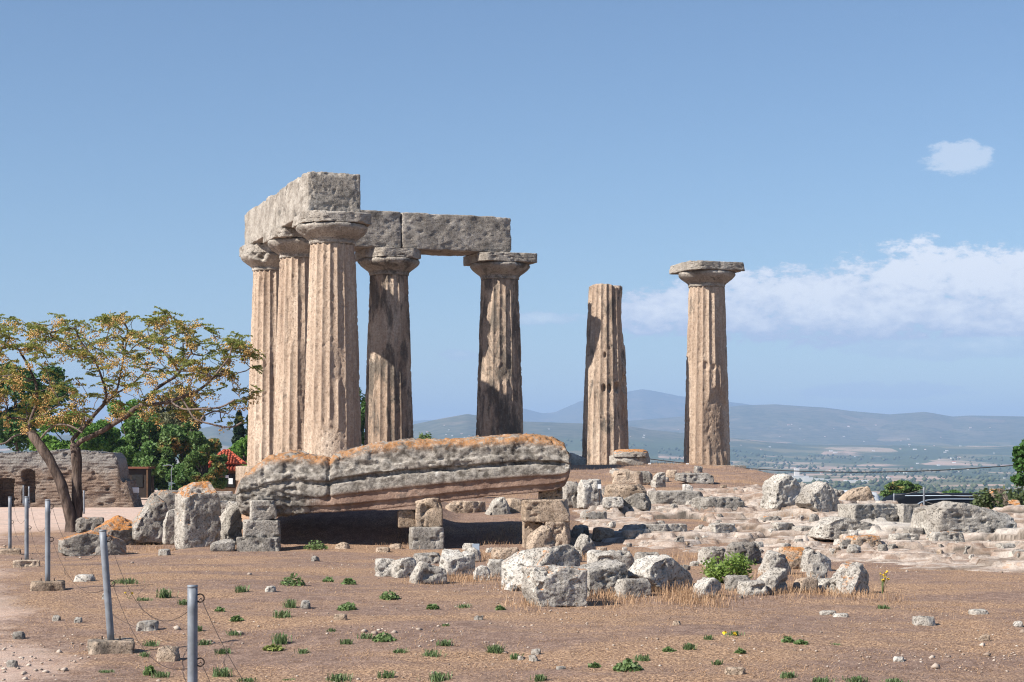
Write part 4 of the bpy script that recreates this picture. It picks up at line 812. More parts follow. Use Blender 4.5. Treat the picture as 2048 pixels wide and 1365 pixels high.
def weed(px, py, w, h, label, grp='leafy green weeds on the dry ground', n=110, mat=None, leaf=.035):
    x, d, z = pix2ground(px, py); r = np.random.default_rng(int(px*11+py)); wd = w*d/F/2*.85; hh = h*d/F*.75
    a = r.uniform(0, 2*np.pi, n); rr = np.sqrt(r.uniform(0, 1, n)); C = np.stack([np.cos(a)*rr*wd, np.sin(a)*rr*wd*.8, hh*(1-rr**2*.8)*r.uniform(.15, 1, n)], 1)
    V, Fc = leaf_quads(C, np.full(n, leaf*.75), r, .6, .55); o = empty('weed', (x, d, z), label, 'weed', grp)
    obj('leaves', mesh('leaves', V, Fc, False, [mat or weed_m]), o)
    st = [tube(np.array([(0, 0, -.02), C[i]*.5+[0, 0, .005], C[i]]), .003, 4, False) for i in range(0, n, 9)]; V, Fc = join(st); obj('stems', mesh('stems', V, Fc, True, [weed_m]), o)
TU = [(482, 1186, 24, 22), (581, 1216, 22, 26), (565, 1236, 34, 24), (562, 1290, 24, 34), (468, 1272, 20, 18), (447, 1308, 28, 20), (607, 1308, 20, 18), (732, 1278, 24, 20), (693, 1290, 22, 20), (664, 1264, 18, 14), (774, 1356, 26, 24), (800, 1306, 24, 16), (397, 1264, 14, 20), (407, 1292, 24, 20),
      (927, 1216, 22, 14), (889, 1292, 24, 20), (863, 1314, 36, 22), (990, 1308, 32, 28), (1032, 1318, 18, 18), (1080, 1362, 22, 22), (1284, 1322, 28, 20), (1379, 1300, 18, 20), (891, 1252, 14, 10), (1417, 1280, 16, 18), (1470, 1272, 22, 16), (1378, 1300, 18, 22), (1435, 1332, 16, 20), (1671, 1292, 22, 12), (1767, 1219, 22, 16),
      (330, 1196, 22, 28), (366, 1210, 16, 18), (303, 1294, 24, 22), (289, 1314, 20, 18), (211, 1347, 24, 14), (252, 1168, 48, 18), (288, 1202, 26, 12), (1500, 1130, 16, 16)]
LAND = {'the nearest post': (380, 1300), 'the second nearest post': (228, 1275), 'the egg shaped stone': (612, 1212), 'the spreading light green weed': (769, 1280), 'the triangular pale stone': (855, 1168), 'the big front block': (1108, 1215), 'the small pale stone cluster': (1060, 1315), 'the largest leafy weed': (1256, 1340), 'the long white block': (1325, 1188), 'the pair of small weeds': (1590, 1288), 'the right end of the rubble': (1742, 1190)}
USED = {}
def tuft_label(px, py):
    k = min(LAND, key=lambda q: (LAND[q][0]-px)**2+(1.6*(LAND[q][1]-py))**2); dx, dy = px-LAND[k][0], 1.6*(py-LAND[k][1])
    side = ('right of ' if dx > 0 else 'left of ') if abs(dx) > abs(dy) else ('in front of ' if dy > 0 else 'behind '); n_ = USED[(k, side)] = USED.get((k, side), 0)+1
    return 'small green grass tuft %s%s%s' % (side, k, ('', '', ', another one close by', ', a third one there', ', a fourth one there', ', a fifth one there')[n_])
for i, (px, py, w, h) in enumerate(TU): tuft(px, py, w*1.25, h*1.25, tuft_label(px, py), n=60+int(w*2.2))
for a in ((443, 1356, 44, 38, 'largest dense grass tuft right of the nearest post'), (1577, 1356, 30, 26, 'bottom edge grass tuft, first of the four at lower right'), (1643, 1366, 38, 26, 'bottom edge grass tuft, second of the four at lower right'), (1711, 1366, 46, 28, 'bottom edge grass tuft, third of the four at lower right'), (1789, 1368, 44, 24, 'bottom edge grass tuft, rightmost of the four at lower right'),
          (876, 1362, 52, 34, 'wide pale grass tuft at the bottom, left of centre'), (680, 1362, 60, 30, 'loose grass patch at the bottom edge, centre left'), (322, 1358, 34, 30, 'bright grass tuft left of the nearest post'), (492, 1364, 40, 20, 'low grass tuft at the bottom beside the sagging wire'), (576, 1364, 30, 16, 'low thin tuft at the bottom edge, centre left')): tuft(*a, n=150)
for a in ((586, 1172, 60, 34, 'broad low green weed in the middle ground, largest of three in a row'), (657, 1165, 24, 14, 'small green weed, middle of three in a row'), (698, 1170, 34, 20, 'bushy green weed, right of three in a row'), (779, 1199, 44, 24, 'rounded green weed below the triangular stone'), (695, 1222, 44, 26, 'bright green weed below the row of three'), (473, 1244, 28, 16, 'small bright weed right of the nearest post'),
          (769, 1284, 54, 22, 'spreading light green weed in the foreground'), (866, 1219, 30, 14, 'small weed near the centre of the foreground'), (1000, 1222, 20, 14, 'tiny weed in front of the big front block'), (1256, 1344, 66, 32, 'largest leafy green weed at the bottom, right of centre'), (1188, 1337, 24, 12, 'small weed left of the largest leafy one'), (1338, 1306, 26, 12, 'small weed right of the largest leafy one'),
          (1576, 1286, 28, 16, 'small weed at right, left one of a pair'), (1602, 1290, 30, 12, 'small weed at right, right one of a pair'), (1481, 1308, 20, 12, 'tiny bright weed below the rubble'), (1336, 1305, 22, 10, 'flat little weed at the lower right of centre'), (440, 1224, 18, 12, 'tiny weed beside the nearest post top'), (632, 1100, 56, 28, 'pale green weed in front of the shade under the beam'),
          (300, 1352, 26, 24, 'leafy weed at the bottom, left of the nearest post'), (1136, 1212, 14, 12, 'tiny weed at the foot of the big front block')): weed(*a, n=int(50+a[2]*2.2))
weed(546, 1302, 50, 16, 'yellowish flat weed in the foreground left of centre', n=110, mat=pale_weed)
def bush(name, label, px0, px1, py0, py1, d, mat, n=1400, leaf=.06, cat='shrub', group=None, zb=None, dens=.5, twig=True):
    r = np.random.default_rng(int(px0*3+py0)); cx = (px0+px1)/2; p = W3(cx, py1, d); wd = (px1-px0)*d/F/2; hh = (py1-py0)*d/F
    o = empty(name, (p[0], d, p[2] if zb is None else zb), label, cat, group); zo = 0 if zb is None else p[2]-zb
    nb = 16; bc = np.stack([r.uniform(-.72, .72, nb)*wd, r.uniform(-.6, .6, nb)*wd, (.25+.55*r.uniform(0, 1, nb))*hh], 1)
    C = bc[r.integers(0, nb, n)]+r.normal(size=(n, 3))*np.array([wd, wd, hh])*.17; C = C[(C[:, 2] > 0)]; C[:, 2] += zo
    V, Fc = leaf_quads(C, np.full(len(C), leaf), r, .7, .5); obj('foliage', mesh('foliage', V, Fc, False, [mat]), o)
    if twig: V, Fc = join([tube(np.array([(0, 0, -.05), (b*.5+[0, 0, zo*.5]), b+[0, 0, zo]]), np.array([.02, .012, .006])*max(.5, hh), 5, False) for b in bc]); obj('twigs', mesh('twigs', V, Fc, True, [bark]), o)
    return o
t = NT('bark'); c = t.coord(True, (1, 1, .22)); n1 = t.noise(c, 9, 8, .65); n2 = t.noise(c, 30, 6, .7)
t.set('Base Color', t.mix(t.mr(n1, .35, .65), (.05, .036, .03), (.175, .13, .108))); t.bump(t.math('ADD', n1, t.math('MULTIPLY', n2, .4)), 1., .05); bark = t.m
shrub_m = leaf_mat('shrub_leaf', (.10, .17, .03), (.26, .36, .09), None, .35, 7); olive_m = leaf_mat('olive_shrub_leaf', (.045, .07, .025), (.12, .15, .06), None, .25, 5)
sx, sd, sz = pix2ground(1446, 1166)
bush('green_shrub', 'bright green leafy shrub among the foreground rubble', 1392, 1504, 1112, 1168, sd, shrub_m, 1500, .028)
bush('sprig', 'little green sprig peeping above the fallen beam', 838, 866, 866, 886, 40., weed_m, 110, .05, 'sprig', zb=gz1((852-1024)*40/F, 40.))
bush('olive_shrub', 'twiggy olive green bush beside the large pale boulder at right', 1940, 2014, 984, 1040, 36.5, olive_m, 700, .05, zb=None)
bush('olive_shrub', 'dark low bush under the conifer at the right edge', 1996, 2090, 984, 1042, 41, olive_m, 1500, .07)
# dry grass round the stones, one mass
r = np.random.default_rng(5); Cs, Hs = [], []
def dry_patch(px, py, w, n, h):
    n = int(n*.85); h = h*.9
    x, d, z = pix2ground(px, py); X = x+r.normal(size=n)*w*d/F*.4; Y = d+r.normal(size=n)*.45+.25*np.sin(X*2.3); Cs.append(np.stack([X, Y, topz(X, Y)-.01], 1)); Hs.append(np.full(n, h))
for a in ((1030, 1175, 60, 320, .16), (1215, 1205, 110, 900, .18), (1190, 1190, 60, 400, .22), (930, 1160, 90, 700, .2), (960, 1120, 70, 420, .2), (840, 1165, 60, 200, .12), (1370, 1192, 60, 600, .28), (1420, 1195, 60, 500, .2), (1345, 1200, 60, 420, .15), (1500, 1185, 90, 400, .14), (1580, 1190, 90, 500, .18), (1640, 1190, 90, 500, .17), (1700, 1195, 100, 450, .16),
          (1760, 1195, 70, 160, .18), (1610, 1160, 60, 260, .2), (1540, 1160, 40, 200, .2), (1290, 1140, 60, 300, .2), (1240, 1115, 60, 250, .18), (1380, 1120, 80, 380, .2), (1180, 1120, 60, 250, .22), (800, 1095, 60, 420, .14), (1000, 1075, 80, 500, .18), (720, 1100, 120, 500, .08), (300, 1098, 120, 800, .12), (460, 1090, 40, 300, .2), (260, 1118, 120, 300, .1), (560, 1112, 120, 350, .07),
          (1150, 1160, 40, 300, .2), (870, 1150, 50, 260, .2), (1060, 1212, 60, 300, .16), (1830, 1180, 200, 500, .06), (1960, 1200, 240, 600, .06), (1480, 1010, 80, 200, .1), (1600, 1035, 60, 200, .14)): dry_patch(*a)
n = 230000; dU = 11.5*(44/11.5)**(r.uniform(0, 1, n)**.8); Xu = r.uniform(-.32, .32, n)*dU; keep = (lane(Xu, dU) < r.uniform(.05, .75, n)) & (gz(Xu, dU) > bedc(Xu, dU)-.01) & (n2d(Xu*.7, dU*.7, 3, 77) > r.uniform(-.8, .6, n)); Xu, dU = Xu[keep], dU[keep]
Cs.append(np.stack([Xu, dU, gz(Xu, dU)-.008], 1)); Hs.append(r.uniform(.04, .0999, len(Xu)))
n = 60000; dU = r.uniform(38, 66, n); Xu = r.uniform(-.11, .17, n)*dU; keep = (gz(Xu, dU) > .25) & (gz(Xu, dU) > bedc(Xu, dU)) & (n2d(Xu*.6, dU*.6, 3, 78) > r.uniform(-.6, .6, n)); Xu, dU = Xu[keep], dU[keep]; Cs.append(np.stack([Xu, dU, gz(Xu, dU)-.01], 1)); Hs.append(r.uniform(.06, .16, len(Xu)))
n = 5200; dU = 11.5*(34/11.5)**r.uniform(0, 1, n); Xu = r.uniform(-.32, .32, n)*dU; keep = (lane(Xu, dU) < .6) & (gz(Xu, dU) > bedc(Xu, dU)-.01) & (n2d(Xu*.4, dU*.4, 3, 79) > r.uniform(-.5, .5, n)); Xu, dU = Xu[keep], dU[keep]; LONG = sum(len(q) for q in Cs); Cs.append(np.stack([Xu, dU, gz(Xu, dU)+.004], 1)); Hs.append(r.uniform(.12, .3, len(Xu))); LONG = (LONG, LONG+len(Xu))
C = np.concatenate(Cs); H_ = np.concatenate(Hs); lie_ = np.where(H_ > .1, 1., .42); lie_[LONG[0]:LONG[1]] = .07; V, Fc = blades(C, H_, .0024, r, 1.0, lie_)
tag(obj('dry_grass', mesh('dry_grass', V, Fc, False, [dry_m])), 'dry straw coloured grass stubble over the ground', 'dry grass', None, 'stuff')
# gravel
n = 9000; dU = 11*(36/11.)**r.uniform(0, 1, n); Xu = r.uniform(-.33, .33, n)*dU; kp = n2d(Xu*.5, dU*.35, 3, 88)+.25*lane(Xu, dU) > r.uniform(-.1, .75, n); Xu, dU = Xu[kp], dU[kp]; n = len(Xu); Zu = topz(Xu, dU); s = np.where(r.uniform(0, 1, n) < .06, .03, .011)*r.uniform(.5, 1.6, n)*(1+.5*(lane(Xu, dU) > .5))
oc = np.array([(1, 0, 0), (-1, 0, 0), (0, 1, 0), (0, -1, 0), (0, 0, .6), (0, 0, -.6), (.6, .6, .35), (-.6, .55, .3)]); of = np.array([(4, 0, 6), (4, 6, 2), (4, 2, 7), (4, 7, 1), (4, 1, 3), (4, 3, 0), (5, 2, 0), (5, 1, 2), (5, 3, 1), (5, 0, 3), (0, 2, 6), (1, 7, 2)])
an = r.uniform(0, 6.28, n); P = oc[None]*r.uniform(.7, 1.3, (n, 8, 3))*s[:, None, None]; ca, sa = np.cos(an)[:, None], np.sin(an)[:, None]; P = np.stack([P[..., 0]*ca-P[..., 1]*sa, P[..., 0]*sa+P[..., 1]*ca, P[..., 2]], -1)+np.stack([Xu, dU, Zu+s*.2], 1)[:, None]
Fc = (np.arange(n)[:, None, None]*8+of[None]).reshape(-1, 3)
t = NT('gravel'); g = t.n.new('ShaderNodeNewGeometry'); t.set('Base Color', t.mix(g.outputs['Random Per Island'], (.24, .18, .14), (.50, .43, .37))); grav = t.m
tag(obj('gravel', mesh('gravel', P.reshape(-1, 3), Fc, False, [grav])), 'small pebbles and stone chips scattered over the earth', 'gravel', None, 'stuff')
# little yellow flowers
ym = plain('yellow_petal', (.75, .52, .03), .6)
for px, py, lb in ((1765, 1172, 'stalk of yellow flowers at the right end of the rubble'), (1452, 1262, 'single yellow flower on the open ground'), (258, 1182, 'single yellow flower near the second post')):
    x, d, z = pix2ground(px, py+16); o = empty('yellow_flower', (x, d, z), lb, 'flower', 'small yellow flowers'); rr = np.random.default_rng(px); hh = .26 if px == 1765 else .07; nf = 9 if px == 1765 else 2
    st = [(rr.normal()*.05, rr.normal()*.05, hh*rr.uniform(.5, 1)) for _ in range(nf)]
    V, Fc = join([tube(np.array([(0, 0, -.02), (q[0]*.4, q[1]*.4, q[2]*.5), q]), .0025, 4, False) for q in st]); obj('stalk', mesh('stalk', V, Fc, True, [weed_m]), o)
    V, Fc = leaf_quads(np.repeat(np.array(st), 4, 0)+rr.normal(size=(nf*4, 3))*.006, np.full(nf*4, .016), rr, .5, .8); obj('petals', mesh('petals', V, Fc, False, [ym]), o)

# ------------------------------------------------------------------ the berry tree at the left
TD = 40.
def limb(pts): return [W3(px, py, TD+dz) for px, py, dz in pts]
def smooth_poly(P, k=5):
    P = np.array(P); n = len(P); t_ = np.linspace(0, n-1, (n-1)*k+1); out = []
    for u in t_:
        i = min(int(u), n-2); f = u-i; p0, p1, p2, p3 = P[max(i-1, 0)], P[i], P[i+1], P[min(i+2, n-1)]
        out.append(.5*((2*p1)+(-p0+p2)*f+(2*p0-5*p1+4*p2-p3)*f*f+(-p0+3*p1-3*p2+p3)*f**3))
    return np.array(out)
LIMBS = [[(144, 1058, 0), (138, 1020, -.05), (122, 970, -.1), (100, 920, -.1), (72, 880, -.05), (62, 866, 0)],
         [(153, 1056, .1), (156, 1010, .1), (154, 960, .1), (152, 915, .1), (150, 890, .1)],
         [(62, 866, 0), (30, 872, -.1), (5, 888, -.2), (-40, 880, -.3), (-90, 840, -.4)], [(66, 872, 0), (48, 840, .2), (20, 836, .3), (-30, 832, .5), (-80, 800, .8)], [(78, 882, 0), (95, 862, -.3), (115, 850, -.5), (140, 852, -.6), (165, 866, -.7)], [(62, 866, 0), (60, 845, .1), (75, 790, .3), (60, 740, .5), (40, 700, .6)],
         [(152, 892, .1), (165, 882, 0), (190, 870, -.1), (213, 858, -.2), (250, 835, -.3), (280, 812, -.3), (320, 808, -.4), (362, 795, -.5), (400, 780, -.7), (430, 750, -.9), (455, 720, -1.)],
         [(150, 892, .1), (145, 880, .2), (160, 862, .3), (180, 840, .5), (205, 812, .6), (232, 788, .7), (262, 770, .9), (300, 735, 1.1)], [(205, 812, .6), (212, 790, .5), (205, 760, .4), (190, 720, .3), (160, 680, .2), (150, 650, .1)],
         [(362, 795, -.5), (375, 815, -.6), (390, 838, -.7), (420, 848, -.8), (460, 855, -.9), (485, 845, -1)], [(280, 812, -.3), (310, 782, 0), (330, 765, .2), (355, 750, .3), (380, 710, .5)], [(232, 788, .7), (240, 750, .9), (250, 700, 1.), (255, 660, 1.)], [(340, 802, -.4), (365, 818, -1), (400, 818, -1.4), (440, 815, -1.6), (470, 800, -1.7)]]
nodes, par, = [], []
def add_poly(P, parent):
    for p in P: nodes.append(p); par.append(parent); parent = len(nodes)-1
    return parent
for i, L in enumerate(LIMBS):
    P = smooth_poly(limb(L), 5)
    if i < 2: add_poly(P, -1)
    else:
        dist = np.linalg.norm(np.array(nodes)-P[0], axis=1); add_poly(P[1:], int(dist.argmin()))
r = np.random.default_rng(12); n_main = len(nodes)
TX = [-80, 0, 60, 120, 180, 230, 280, 330, 400, 450, 490, 512]; TY = [655, 632, 645, 628, 645, 622, 640, 624, 648, 676, 672, 710]; BY_ = [850, 838, 850, 850, 838, 830, 832, 845, 850, 855, 850, 805]
tips = []
while len(tips) < 440:
    px = r.uniform(-80, 505); y0 = np.interp(px, TX, TY); y1 = np.interp(px, TX, BY_); py = y0+(y1-y0)*r.uniform(0, 1)**1.15
    if px > 380 and py > 790 and r.uniform() < .5: continue
    e = 1-((px-210)/320)**2; dz = r.normal()*1.05*max(.35, e); tips.append(W3(px, py, TD+dz))
tips = np.array(tips); A = np.array(nodes)
order = np.argsort(np.min(np.linalg.norm(tips[:, None]-A[None, 10:], axis=2), axis=1))
tip_nodes = []
for i in order:
    tp = tips[i]; A = np.array(nodes); valid = np.arange(len(A)) >= 46
    cost = np.linalg.norm(A-tp, axis=1)+.55*np.maximum(A[:, 2]-tp[2], 0)+(~valid)*99
    j = int(cost.argmin()); p = A[j]; v = tp-p; L = np.linalg.norm(v)
    if L < .08: continue
    m = max(3, int(L/.13)); s = np.linspace(0, 1, m+1)[1:, None]; bow = np.array([r.normal()*.1, r.normal()*.1, -.12 if v[2] > 0 else .08])*L
    P = p+v*s+bow*4*s*(1-s)*.6+r.normal(size=(m, 3))*.018*(s < .99)
    tip_nodes.append(add_poly(P, j))
A = np.array(nodes); par = np.array(par); cnt = np.zeros(len(A)); 
for i in tip_nodes: cnt[i] += 1
for i in range(len(A)-1, -1, -1):
    if cnt[i] == 0: cnt[i] = .6
    if par[i] >= 0: cnt[par[i]] += cnt[i]*1.0 if True else 0
flow = np.zeros(len(A)); 
for i in tip_nodes: flow[i] += 1
for i in range(len(A)-1, -1, -1):
    if par[i] >= 0: flow[par[i]] += flow[i]
rad = .0055*np.maximum(flow, 1)**.5; rad[:26] = np.maximum(rad[:26], np.linspace(.135, .105, 26)); rad[26:47] = np.maximum(rad[26:47], .12)
rad = np.minimum(rad, .14); 
for i in range(47, n_main): rad[i] = max(min(rad[i]*.8, .09), .022)
# strands of the skeleton become tubes
child = {}
for i, p in enumerate(par):
    if p >= 0: child.setdefault(p, []).append(i)
trunk_parts, twig_parts = [], []
starts = [i for i in range(len(A)) if par[i] < 0 or (child[par[i]][0] != i and max(child[par[i]], key=lambda q: flow[q]) != i) or (max(child[par[i]], key=lambda q: flow[q]) != i)]
for s0 in starts:
    ch = [par[s0]] if par[s0] >= 0 else []; k = s0; ch.append(k)
    while k in child: k = max(child[k], key=lambda q: flow[q]); ch.append(k)
    if len(ch) < 2: continue
    P = A[ch]; R_ = rad[ch].copy(); 
    if par[s0] >= 0: R_[0] = min(R_[0], R_[1]*1.15)
    big = R_.max() > .028; P = P.copy()
    if big: P += .018*np.stack([vnoise(P*3, 1), vnoise(P*3, 2), vnoise(P*3, 3)], 1)
    (trunk_parts if big else twig_parts).append(tube(P, R_*(1+(.12*vnoise(P*6, 4) if big else 0)), 10 if big else 5, False))
tb = W3(149, 1056, TD); tree = empty('berry_tree', (tb[0], TD, gz1(tb[0], TD)), 'forked berry tree with orange berry clusters left of the temple', 'tree'); off = np.array(tree.location)
for s0 in (0, 26):     # roots go into the ground
    trunk_parts.append(tube(np.array([A[s0]-[0, 0, .5], A[s0]+[0, 0, .02], A[s0]+[0, 0, .15]]), [.21, .165, .145], 12, False))
V, Fc = join(trunk_parts); obj('trunk', mesh('trunk', V-off, Fc, True, [bark]), tree)
V, Fc = join(twig_parts); tag(obj('branches', mesh('branches', V-off, Fc, True, [plain('twig_bark', (.15, .115, .10), .9, 0, .3)]), tree), None, None, None, 'stuff')
# feathery leaves and hanging berry clusters at the twig ends
Ls, Bs = [], []
TC = np.array([A[i] for i in tip_nodes])
for q, c in enumerate(TC):
    hgt = (c[2]-1.6)/3.2
    for k in range(int(r.integers(1, 4)) if hgt < .6 else int(r.integers(2, 6))):
        a = r.uniform(0, 6.28); d0 = np.array([math.cos(a), math.sin(a), r.uniform(-.35, .65)]); L = r.uniform(.16, .34); m = 11; s = np.linspace(.15, 1, m)[:, None]
        rach = c+d0*L*s+np.array([0, 0, -.12])*L*s*s*2; side = np.cross(d0, [0, 0, 1.]); Ls.append(np.concatenate([rach+side*.045*(1-s*.5), rach-side*.045*(1-s*.5)])+r.normal(size=(2*m, 3))*.008)
    if r.uniform() < .66:
        for k in range(int(r.integers(1, 3))):
            cc_ = c+np.array([r.normal()*.08, r.normal()*.08, -r.uniform(.06, .2)]); m = int(r.integers(16, 44)); Bs.append(cc_+r.normal(size=(m, 3))*np.array([.055, .055, .055]))
LC = np.concatenate(Ls); V, Fc = leaf_quads(LC, np.full(len(LC), .04), r, .6, .42); obj('leaves', mesh('leaves', V-off, Fc, False, [leaf_mat('berry_tree_leaf', (.13, .18, .045), (.33, .33, .09), (.46, .34, .09), .5, 1.1)]), tree)
BC = np.concatenate(Bs); n = len(BC); o6 = np.array([(1, 0, 0), (-1, 0, 0), (0, 1, 0), (0, -1, 0), (0, 0, 1), (0, 0, -1)]); f8 = np.array([(4, 0, 2), (4, 2, 1), (4, 1, 3), (4, 3, 0), (5, 2, 0), (5, 1, 2), (5, 3, 1), (5, 0, 3)])
V = (BC[:, None]+o6[None]*(.0165*r.uniform(.8, 1.2, n))[:, None, None]).reshape(-1, 3); Fc = (np.arange(n)[:, None, None]*6+f8[None]).reshape(-1, 3)
t = NT('berries'); g = t.n.new('ShaderNodeNewGeometry'); t.set('Base Color', t.mix(g.outputs['Random Per Island'], (.42, .25, .09), (.68, .47, .19))); t.set('Roughness', .6)
tag(obj('berries', mesh('berries', V-off, Fc, True, [t.m]), tree), None, None, None, 'stuff')

# ------------------------------------------------------------------ background trees, ruin wall, huts
def tree_bg(label, px0, px1, py0, py1, d, ground_y, mat, n=9000, leaf=.16, name='broadleaf_tree', shape='round', blobs=34, group='trees behind the ruins', tw=.16, seed=None):
    r = np.random.default_rng(int(abs(px0)*5+py0) if seed is None else seed); cx = (px0+px1)/2; b = W3(cx, ground_y, d); wd = (px1-px0)*d/F/2; zt = W3(cx, py0, d)[2]-b[2]; zl = W3(cx, py1, d)[2]-b[2]; hh = zt-zl
    o = empty(name, tuple(b), label, 'tree', group)
    if shape == 'cypress':
        z = r.uniform(0, 1, n); rr = wd*np.sqrt(np.clip(np.minimum(z*7, (1-z)*1.7), 0, 1))*np.sqrt(r.uniform(.2, 1, n))*(1+.15*np.sin(z*40)); a = r.uniform(0, 6.28, n); C = np.stack([np.cos(a)*rr, np.sin(a)*rr, zl+hh*z], 1)
    else:
        bc = []
        while len(bc) < blobs:
            p = r.uniform(-1, 1, 3)
            if (p**2).sum() < 1.0 and (p**2).sum() > .12 and p[2] > -.85: bc.append(p)
        bc = np.array(bc); bs = r.uniform(.16, .30, blobs); w = r.integers(0, blobs, n); q = r.normal(size=(n, 3)); q /= np.linalg.norm(q, axis=1)[:, None]; q *= (r.uniform(0, 1, n)**.45)[:, None]; q[:, 2] *= .75
        C = (bc[w]*.80+q*bs[w][:, None])*np.array([wd, wd, hh/2])+np.array([0, 0, zl+hh/2])
    V, Fc = leaf_quads(C, np.full(n, leaf), r, .8, .5); obj('crown', mesh('crown', V, Fc, False, [mat]), o)
    parts = [tube(np.array([(0, 0, -.4), (.05*wd, 0, zl*.6+.2), (0, 0, zl+hh*.45), (0, 0, zl+hh*.8)]), np.array([1.2, 1, .7, .25])*tw, 8, False)]
    if shape != 'cypress':
        for p in bc[:12]: e = p*.75*np.array([wd, wd, hh/2])+np.array([0, 0, zl+hh/2]); parts.append(tube(np.array([(0, 0, zl+hh*.12), e*.5+np.array([0, 0, zl+hh*.3])*.5, e]), np.array([.5, .3, .1])*tw, 5, False))
    V, Fc = join(parts); obj('trunk', mesh('trunk', V, Fc, True, [bark]), o); return o
pine_d = leaf_mat('pine_needles', (.025, .07, .016), (.085, .18, .04), None, .2, .5); pine_l = leaf_mat('fresh_pine_needles', (.07, .16, .025), (.20, .35, .07), None, .35, .5); green_t = leaf_mat('broadleaf_green', (.045, .11, .028), (.15, .25, .065), None, .25, .5); autumn = leaf_mat('turning_leaves', (.045, .10, .028), (.14, .22, .055), (.40, .22, .07), .25, .8); cyp_m = leaf_mat('cypress_green', (.010, .028, .012), (.035, .065, .025), None, .15, .6); olive_d = leaf_mat('grey_green_leaves', (.07, .085, .04), (.15, .15, .07), None, .2, .6)
tree_bg('large dark pine behind the berry tree at far left', -90, 152, 684, 920, 125, 990, pine_d, 20000, .17, 'pine_tree')
tree_bg('dark pine beyond the left picture edge behind the ruined wall', -200, 30, 720, 920, 135, 990, pine_d, 7000, .18, 'pine_tree')
tree_bg('bright green young pine behind the right end of the ruined wall', 60, 250, 800, 965, 121, 990, pine_l, 14000, .16, 'pine_tree')
tree_bg('sunlit yellow green pine above the timber shelter', 200, 330, 785, 965, 124, 990, pine_l, 14000, .16, 'pine_tree', seed=77)
tree_bg('broad dark green tree behind the tall upright boulder', 226, 376, 812, 995, 118, 995, green_t, 18000, .15)
tree_bg('green tree with orange tinted leaves beside the red roofed kiosk', 312, 452, 822, 996, 115, 996, autumn, 17000, .15, seed=31)
tree_bg('small turning tree directly in front of the kiosk', 362, 464, 880, 994, 100, 998, autumn, 12000, .11, seed=44)
tree_bg('grey green olive tree rising behind the broad trees', 300, 420, 770, 900, 140, 985, olive_d, 10000, .15, 'olive_tree')
tree_bg('light green pine right of the red kiosk roof', 436, 540, 862, 990, 122, 990, pine_l, 11000, .15, 'pine_tree', seed=9)
tree_bg('slim dark cypress, left and shorter of two', 464, 492, 822, 940, 128, 985, cyp_m, 4500, .13, 'cypress_tree', 'cypress')
tree_bg('slim dark cypress, right and taller, touching the corner column', 490, 524, 784, 945, 128, 985, cyp_m, 5500, .13, 'cypress_tree', 'cypress')
tree_bg('green tree glimpsed between the nearest and the dark column', 690, 742, 768, 940, 130, 985, green_t, 5000, .14)
tree_bg('low dark hedge tree under the broad trees', 250, 345, 905, 1005, 119, 1005, green_t, 11000, .14, seed=15)
tree_bg('low dark shrubby tree left of the kiosk', 330, 420, 920, 1005, 113, 1005, green_t, 11000, .14, seed=16)
tree_bg('low green tree behind the beam left end', 440, 530, 922, 1005, 112, 1005, green_t, 9000, .14, seed=17)
tree_bg('dark conifer cut by the right picture edge', 2014, 2150, 858, 1010, 52, 1060, pine_d, 5200, .085, 'conifer_tree', group='trees at the right', blobs=26, seed=3)
tree_bg('rounded green brown bush tree behind the coach roof', 1758, 1848, 959, 1010, 135, 1090, autumn, 6000, .13, group='trees at the right', seed=4)
tree_bg('low green tree on the plain side behind the coach, further right', 1866, 1990, 978, 1020, 190, 1080, green_t, 4000, .2, group='trees at the right', seed=5)

